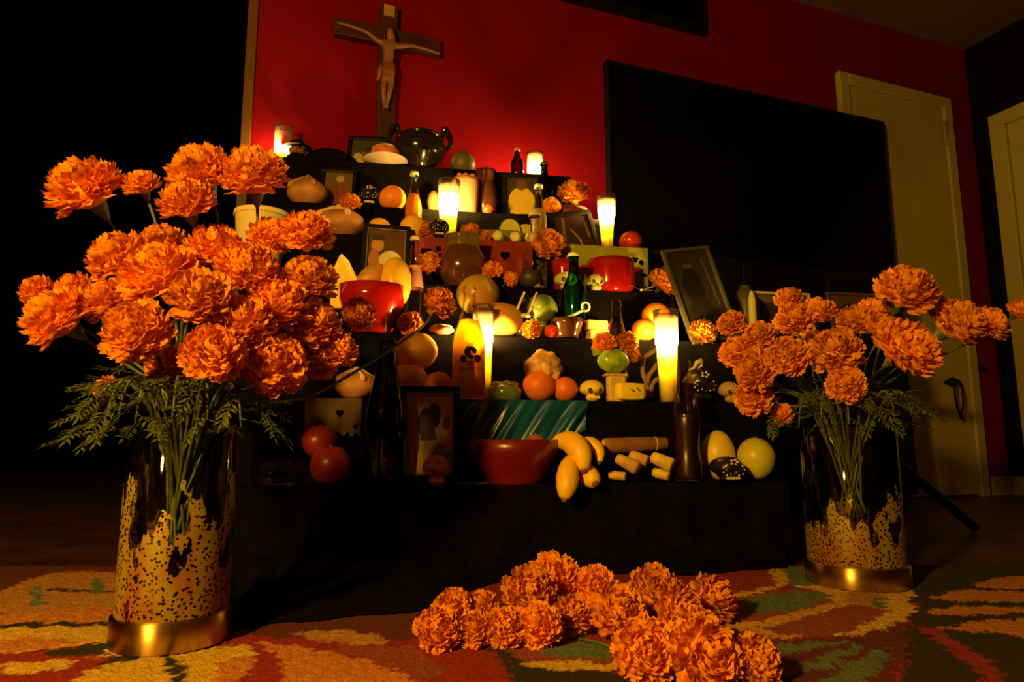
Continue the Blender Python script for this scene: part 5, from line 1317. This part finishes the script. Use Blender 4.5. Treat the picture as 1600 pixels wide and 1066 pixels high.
fruit_px(2, 649, 550, 33, 'topmost yellow-orange grapefruit of the trio left of the orange soda bottle', YORANGE, 'grapefruit', back=0.07, ground=False, group='grapefruits on the altar')
fruit_px(2, 638, 592, 31, 'left lower grapefruit of the trio, behind the dark green bottle', YORANGE, 'grapefruit', back=0.04, group='grapefruits on the altar')
fruit_px(2, 684, 598, 24, 'small orange of the trio beside the orange soda bottle', ORANGE, 'orange', back=0.035, group='oranges on the altar')
p = B(2, 789, 0.02); s = mpp(p); h = zat(p, 603) - p.z
GJ = mat('green_jelly', (0.10, 0.16, 0.03), 0.2, 0.3, 30, coat=0.6); FOIL = mat('crumpled_foil', (0.55, 0.50, 0.36), 0.22, 0.3, 40, metal=0.8, bump=0.8, bscale=200)
root = empty('jelly_cup', p, 'small green jelly cup with a crumpled foil top right of the orange soda bottle', 'cup', rz=AA)
MB().lathe([(0, 0), (24 * s, 0), (25 * s, .003), (26 * s, h * .6), (25 * s, h * .85), (0, h * .9)], 30).build('cup', GJ, root)
fn0 = rand_fn(9, .16, 6); MB().ball((0, 0, h * .9), (21 * s, 20 * s, 11 * s), 26, 14, fn0).build('foil', FOIL, root)
p = B(2, 844, 0.03); s = mpp(p)
fruit_px(2, 843, 605, 26, 'orange under the crinkled pale ball, left of the pair', mat('deep_orange_peel', (0.72, 0.17, 0.01), 0.45, 0.12, 14, bump=0.12, bscale=420), 'orange', back=0.03, group='oranges on the altar')
fruit_px(2, 882, 610, 21, 'orange right of the one under the crinkled pale ball', MATS['deep_orange_peel'], 'orange', back=0.035, group='oranges on the altar')
q = B(2, 849, 0.045); z0 = zat(q, 598)
root = empty('wrapped_sweet', V((q.x, q.y, z0)), 'crinkled pale golden wrapped ball resting on two oranges', 'sweet', 'sweets on the altar')
fn0 = rand_fn(4, .10, 5); MB().ball((0, 0, 24 * s), (29 * s, 26 * s, 27 * s), 32, 20, fn0).build('wrapper', mat('pale_gold_wrap', (0.68, 0.40, 0.15), 0.35, 0.35, 50, bump=0.9, bscale=140, coat=0.3), root)
YSK = mat('yellow_sugar', (0.88, 0.72, 0.05), 0.6, 0.1, 30)
skull_px(2, 925, 38, 'yellow sugar skull left of the big yellow block', YSK, DARKEYE, back=0.02, squash=.85)
p = B(2, 980, 0.02); s = mpp(p)
root = empty('sugar_block', p, 'big bright yellow block with rounded corners left of the large lit candle', 'sweet', 'sweets on the altar', rz=AA + .18)
def sq(d): 
    m = max(abs(d.x), abs(d.y), abs(d.z)); return lerp(1, 1 / m, .62)
MB().ball((0, 0, 16 * s), (27 * s, 20 * s, 14.5 * s), 32, 20, sq).build('block', mat('bright_yellow_sweet', (0.92, 0.72, 0.01), 0.5, 0.06, 14), root)
for k in range(2): MB().ball(((-6 + k * 10) * s, -25.5 * s, (18 + k * 2) * s), (1.8 * s, .9 * s, 1.5 * s), 8, 6).build('pit', DARKEYE, root)
# yellow pieces + green wrapped sweet hanging on the cola bottle
p = B(2, 962, 0.012); s = mpp(p)
root = empty('wrapped_sweet', p + V((0, 0, 32 * s)), 'bright green cellophane sweet with twisted ends before the cola bottle', 'sweet', 'sweets on the altar', rz=AA)
GRW = mat('bright_green_wrap', (0.20, 0.48, 0.02), 0.25, 0.3, 40, coat=0.6, col2=(0.45, 0.60, 0.05))
fn0 = rand_fn(6, .07, 5); MB().ball((-2 * s, 0, 32 * s), (25 * s, 16 * s, 20 * s), 28, 18, fn0).build('wrapper', GRW, root)
MB().add([(-20 * s, 0, 44 * s), (-40 * s, -.004, 54 * s), (-34 * s, .004, 40 * s)], [(0, 1, 2)]).add([(18 * s, 0, 20 * s), (12 * s, -.004, 2 * s), (24 * s, .004, 8 * s)], [(0, 1, 2)]).build('twist', GRW, root, False)
root = empty('pastry', p + V((0, 0, .0)), 'yellow pastry upright below the green cellophane sweet', 'pastry', rz=AA)
MB().box((-14 * s, -8 * s, 0), (16 * s, 8 * s, 44 * s)).build('crust', mat('yellow_pastry', (0.66, 0.50, 0.08), 0.6, 0.2, 30), root, False, .006)
MB().box((-18 * s, -10 * s, 40 * s), (18 * s, 10 * s, 44 * s)).build('top_crust', SUGARB, root, False, .002)
bottle_px(2, 966, 468, 40, 'glass cola bottle with dark drink and orange flowers at its neck', PR_COLA, CLEAR, back=0.05, liquid=mat('cola', (0.02, 0.006, 0.003), 0.3, 0.1, 10), fill=.76)
p = B(2, 966, 0.03)
for px, py, rp_, ax, lb in ((946, 538, 19, (-.3, -.9, .2), 'orange marigold tied left on the cola bottle'), (983, 534, 17, (.2, -.9, .3), 'orange marigold tied right on the cola bottle'), (992, 556, 11, (.5, -.8, -.3), 'small hanging marigold right of the green cellophane sweet')):
    q = solve_px(px, ROW_C[2] + .022, ROW_Z[2]); q = V((q.x, q.y, zat(q, py)))
    marigold(q, rp_ * mpp(q), ax, lb, 'marigolds on the altar')
TAM = mat('tan_pod', (0.26, 0.17, 0.07), 0.55, 0.25, 40)
for pts, lb in (((( 1006, 560), (1004, 580), (1010, 600), (1013, 622)), 'tan tamarind pod standing nearest the green sweet'), (((1030, 566), (1018, 582), (1012, 592), (1013, 600)), 'tan tamarind pod crossing toward the large lit candle'), (((1030, 590), (1020, 600), (1016, 614), (1015, 624)), 'lowest curved tan tamarind pod left of the large lit candle'), (((1034, 541), (1020, 550), (1008, 558), (1000, 562)), 'dim upper tamarind pod lying toward the large lit candle')):
    c = ROW_C[2] + .055; q = [onplane(a, b_, AN, c) for a, b_ in pts]
    root = empty('tamarind_pod', q[-1], lb, 'pod', 'tamarind pods')
    sp = smoothpath(q, 12); MB().tube([v - q[-1] for v in sp], [.003] + [.0058 + .0006 * math.sin(k * 1.9) for k in range(10)] + [.003], 10).build('shell', TAM, root)
    MB().tube([sp[0] - q[-1], sp[0] - q[-1] + (sp[0] - sp[1]).normalized() * .006], .0014, 6).build('stalk', STEM, root)
skull_px(2, 1092, 52, 'large black clay skull ringed with white dots right of the large lit candle', BLKSK, BLKSK, back=0.06, deco=WHITEI, teeth=BLKSK)
q = B(2, 1088, 0.05); s = mpp(q); q = V((q.x, q.y, ROW_Z[2] + 52 * s))
root = empty('ribbon', q, 'curled pale ribbon lying on top of the large black dotted skull', 'ribbon', rz=AA)
MB().tube([V((-12 * s, -.004, 1 * s)), V((-4 * s, -.005, 3 * s)), V((2 * s, -.004, 12 * s)), V((10 * s, 0, 16 * s)), V((12 * s, .004, 8 * s)), V((4 * s, .004, 4 * s))], [1.5 * s, 2 * s, 4 * s, 4.5 * s, 3.6 * s, 2 * s], 8).build('band', WHITEI, root)
skull_px(2, 1140, 32, 'beige sugar skull at the right end, half behind the right bouquet', mat('beige_sugar', (0.46, 0.32, 0.13), 0.7, 0.12, 30), DARKEYE, back=0.02, deco=WHITEI)
p = B(2, 556, 0.03); bun(p, 66 * mpp(p), 46 * mpp(p), 'dim sugared bread left of the dark green bottle top', BREAD, SUGARB, bones=True)

# ------------------------------------------------------------------ row 1
bottle_px(1, 600, 530, 64, 'large dark green wine bottle left of the silhouette couple photo', PR_WINE, DGREENGL, back=0.055, liquid=mat('dark_wine', (0.015, 0.022, 0.008), 0.3, 0.2, 10), fill=.55)
p = B(1, 681, 0.008); s = mpp(p)
skull(p, 44 * s, 'pinkish sugar skull with red eyes in front of the silhouette couple photo', mat('pink_sugar', (0.55, 0.30, 0.15), 0.6, 0.12, 40), mat('red_icing', (0.35, 0.02, 0.015), 0.5, 0.1, 20), deco=mat('pink_icing', (0.6, 0.2, 0.12), 0.5, 0.1, 30), rz=.1, teeth=WHITEI)
DKRED = mat('dark_red_glaze', (0.13, 0.006, 0.004), 0.3, 0.08, 10, coat=0.3)
p = B(1, 803, 0.055); s = mpp(p); h = zat(p, 687) - p.z
bowl(p, 74 * s, h, 'large dark red bowl in front of the green satin cloth', DKRED, 'large_bowl', .62, 'bowl')
q = p + V((34 * s, .0, h * .62)); fruit(q, (18 * s, 18 * s, 20 * s), 'brown pear peeking out of the large dark red bowl', mat('brown_pear', (0.26, 0.09, 0.03), 0.4, 0.2, 20), 'pear')
# bananas hanging over the edge
BAN = mat('banana_peel', (0.88, 0.52, 0.006), 0.45, 0.1, 16, col2=(0.92, 0.60, 0.010)); BANT = mat('banana_tip', (0.12, 0.07, 0.02), 0.7, 0.2, 40)
bp_ = B(1, 905, 0.02)
bb = empty('banana_bunch', bp_, 'bunch of ripe yellow bananas hanging over the shelf edge right of the large bowl', 'bananas')
def ban(pts, rads):
    q = [onplane(a, b_, AN, ROW_C[1] + o) for a, b_, o in pts]; s = mpp(q[0]); sp = smoothpath(q, 14)
    rr_ = np.interp(np.linspace(0, 1, 14), np.linspace(0, 1, len(rads)), rads) * s
    o = MB().tube([v - bp_ for v in sp], list(rr_), 14).build('banana', BAN, bb)
    d = (sp[-1] - sp[-2]).normalized(); MB().tube([sp[-1] - bp_ - d * .001, sp[-1] - bp_ + d * .006], [rads[-1] * s * .8, rads[-1] * s * .55], 8).build('tip', BANT, o)
ban([(868, 692, .03), (888, 690, .005), (906, 705, -.02), (912, 735, -.035)], [9, 15, 19, 17, 8])
ban([(893, 716, -.005), (888, 735, -.03), (886, 758, -.045), (882, 780, -.05)], [8, 15, 18, 16, 7])
ban([(905, 694, .02), (924, 694, .01), (936, 706, .0), (937, 722, -.012)], [8, 11, 11, 8, 4])
ban([(908, 728, .02), (915, 738, .0), (924, 748, -.025), (930, 756, -.04)], [8, 14, 16, 14, 7])
q = onplane(893, 700, AN, ROW_C[1] + .03); MB().ball(tuple(q - bp_), (.018, .018, .012), 14, 8).build('crown', BANT, bb)
HUSK = mat('corn_husk', (0.56, 0.34, 0.07), 0.7, 0.25, 40); HUSKY = mat('yellow_husk', (0.66, 0.48, 0.05), 0.6, 0.25, 40)
def husk(a, b_, ra, rb, label, m, end, back, dz=0.0, tie=False):
    p0 = solve_px(a[0], ROW_C[1] + back[0], ROW_Z[1]); p0 = V((p0.x, p0.y, zat(p0, a[1]))); p1 = solve_px(b_[0], ROW_C[1] + back[1], ROW_Z[1]); p1 = V((p1.x, p1.y, zat(p1, b_[1])))
    s = mpp(p0); root = empty('tamale', p0, label, 'tamale', 'wrapped tamales')
    d = p1 - p0
    MB().tube([d * t for t in (0, .03, .3, .6, .92, 1)], [ra * s * .7, ra * s * .9, ra * s, lerp(ra, rb, .6) * s, rb * s, rb * s * .95], 16).build('husk', m, root)
    MB().tube([d * .995, d * 1.008], [rb * s * .8, rb * s * .78], 14).build('open_end', end, root)
    if tie: MB().tube([d * .18, d * .2], ra * s * 1.03, 14).build('tie', end, root)
ENDM = mat('tamale_end', (0.30, 0.15, 0.05), 0.7, 0.2, 30)
husk((1044, 693), (944, 697), 11, 12, 'long brownish wrapped tamale lying on top, right of the bananas', mat('brown_husk', (0.22, 0.10, 0.035), 0.7, 0.25, 30), HUSKY, (.055, .05), tie=True)
husk((965, 716), (997, 732), 9, 11, 'short tan tamale pointing right, lower middle of the pile', HUSK, mat('pale_end', (0.66, 0.42, 0.17), 0.7, 0.1, 30), (.03, .0))
husk((985, 712), (1012, 722), 10, 10, 'tan tamale behind the lower middle one', HUSK, ENDM, (.05, .03))
husk((1020, 714), (1052, 728), 10, 11, 'yellow tamale with an open round end at the right of the pile', HUSKY, ENDM, (.04, .01))
husk((1022, 738), (1046, 745), 8, 7, 'dim tamale under the yellow one at the right of the pile', HUSKY, ENDM, (.04, .01))
husk((952, 742), (978, 745), 7, 7, 'dim short tamale at the bottom left of the pile', HUSK, ENDM, (.04, .02))
bottle_px(1, 1076, 562, 46, 'tall dark cola bottle with a pinkish label in front of the black dotted skull', PR_COLA, CLEAR, back=0.03, liquid=mat('cola', (0.02, 0.006, 0.003)), fill=.55, band=(.60, .80, glass('faint_label', (.75, .5, .35))))
fruit_px(1, 1122, 702, (25, 25, 27), 'yellow guava behind the black flowered skull', GPEAR, 'guava', back=0.07, kind_=None) if False else fruit(B(1, 1124, 0.075), tuple(a * mpp(B(1, 1124, .075)) for a in (27, 27, 38)), 'yellow guava standing behind the black skull with white flowers', mat('yellow_guava', (0.70, 0.56, 0.03), 0.4, 0.15, 16), 'guava')
fruit(B(1, 1183, 0.045), tuple(a * mpp(B(1, 1183, .045)) for a in (29, 29, 39)), 'large green-yellow pear-shaped fruit at the right end of the lowest row', GPEAR, 'pear', seed=8)
skull_px(1, 1136, 52, 'black skull with white painted flowers on the lowest row, before the yellow guava', BLKSK, BLKSK, back=0.005, deco=WHITEI, teeth=WHITEI, squash=.72)
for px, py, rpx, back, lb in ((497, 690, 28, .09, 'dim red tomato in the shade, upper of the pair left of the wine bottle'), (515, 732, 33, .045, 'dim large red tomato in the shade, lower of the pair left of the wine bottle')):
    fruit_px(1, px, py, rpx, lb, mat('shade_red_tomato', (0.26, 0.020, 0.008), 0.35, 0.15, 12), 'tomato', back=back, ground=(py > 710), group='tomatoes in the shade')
p = B(1, 432, 0.05); s = mpp(p); h = zat(p, 721) - p.z
root = empty('glass_dish', p, 'low clear glass dish in the shade at the far left of the lowest row', 'dish', rz=AA)
MB().lathe([(0, .002), (36 * s, 0), (38 * s, .003), (41 * s, h), (39.5 * s, h), (36 * s, .006), (0, .006)], 36).build('dish', CLEAR, root)
p = B(1, 722, 0.0); s = mpp(p)
root = empty('fallen_leaf', p + V((0, 0, .001)), 'dull green leaf at the shelf edge below the silhouette couple photo', 'leaf', rz=AA)
MB().add([(-36 * s, -.006, .001), (-10 * s, -.014, .003), (24 * s, -.012, .001), (44 * s, -.004, .004), (10 * s, .006, .004), (-20 * s, .004, .003)], [(0, 1, 2, 3, 4, 5)]).build('blade', LEAF, root, False)
MB().tube([V((-36 * s, -.006, .002)), V((4 * s, -.006, .005)), V((44 * s, -.004, .005))], .0008, 5).build('vein', STEM, root)
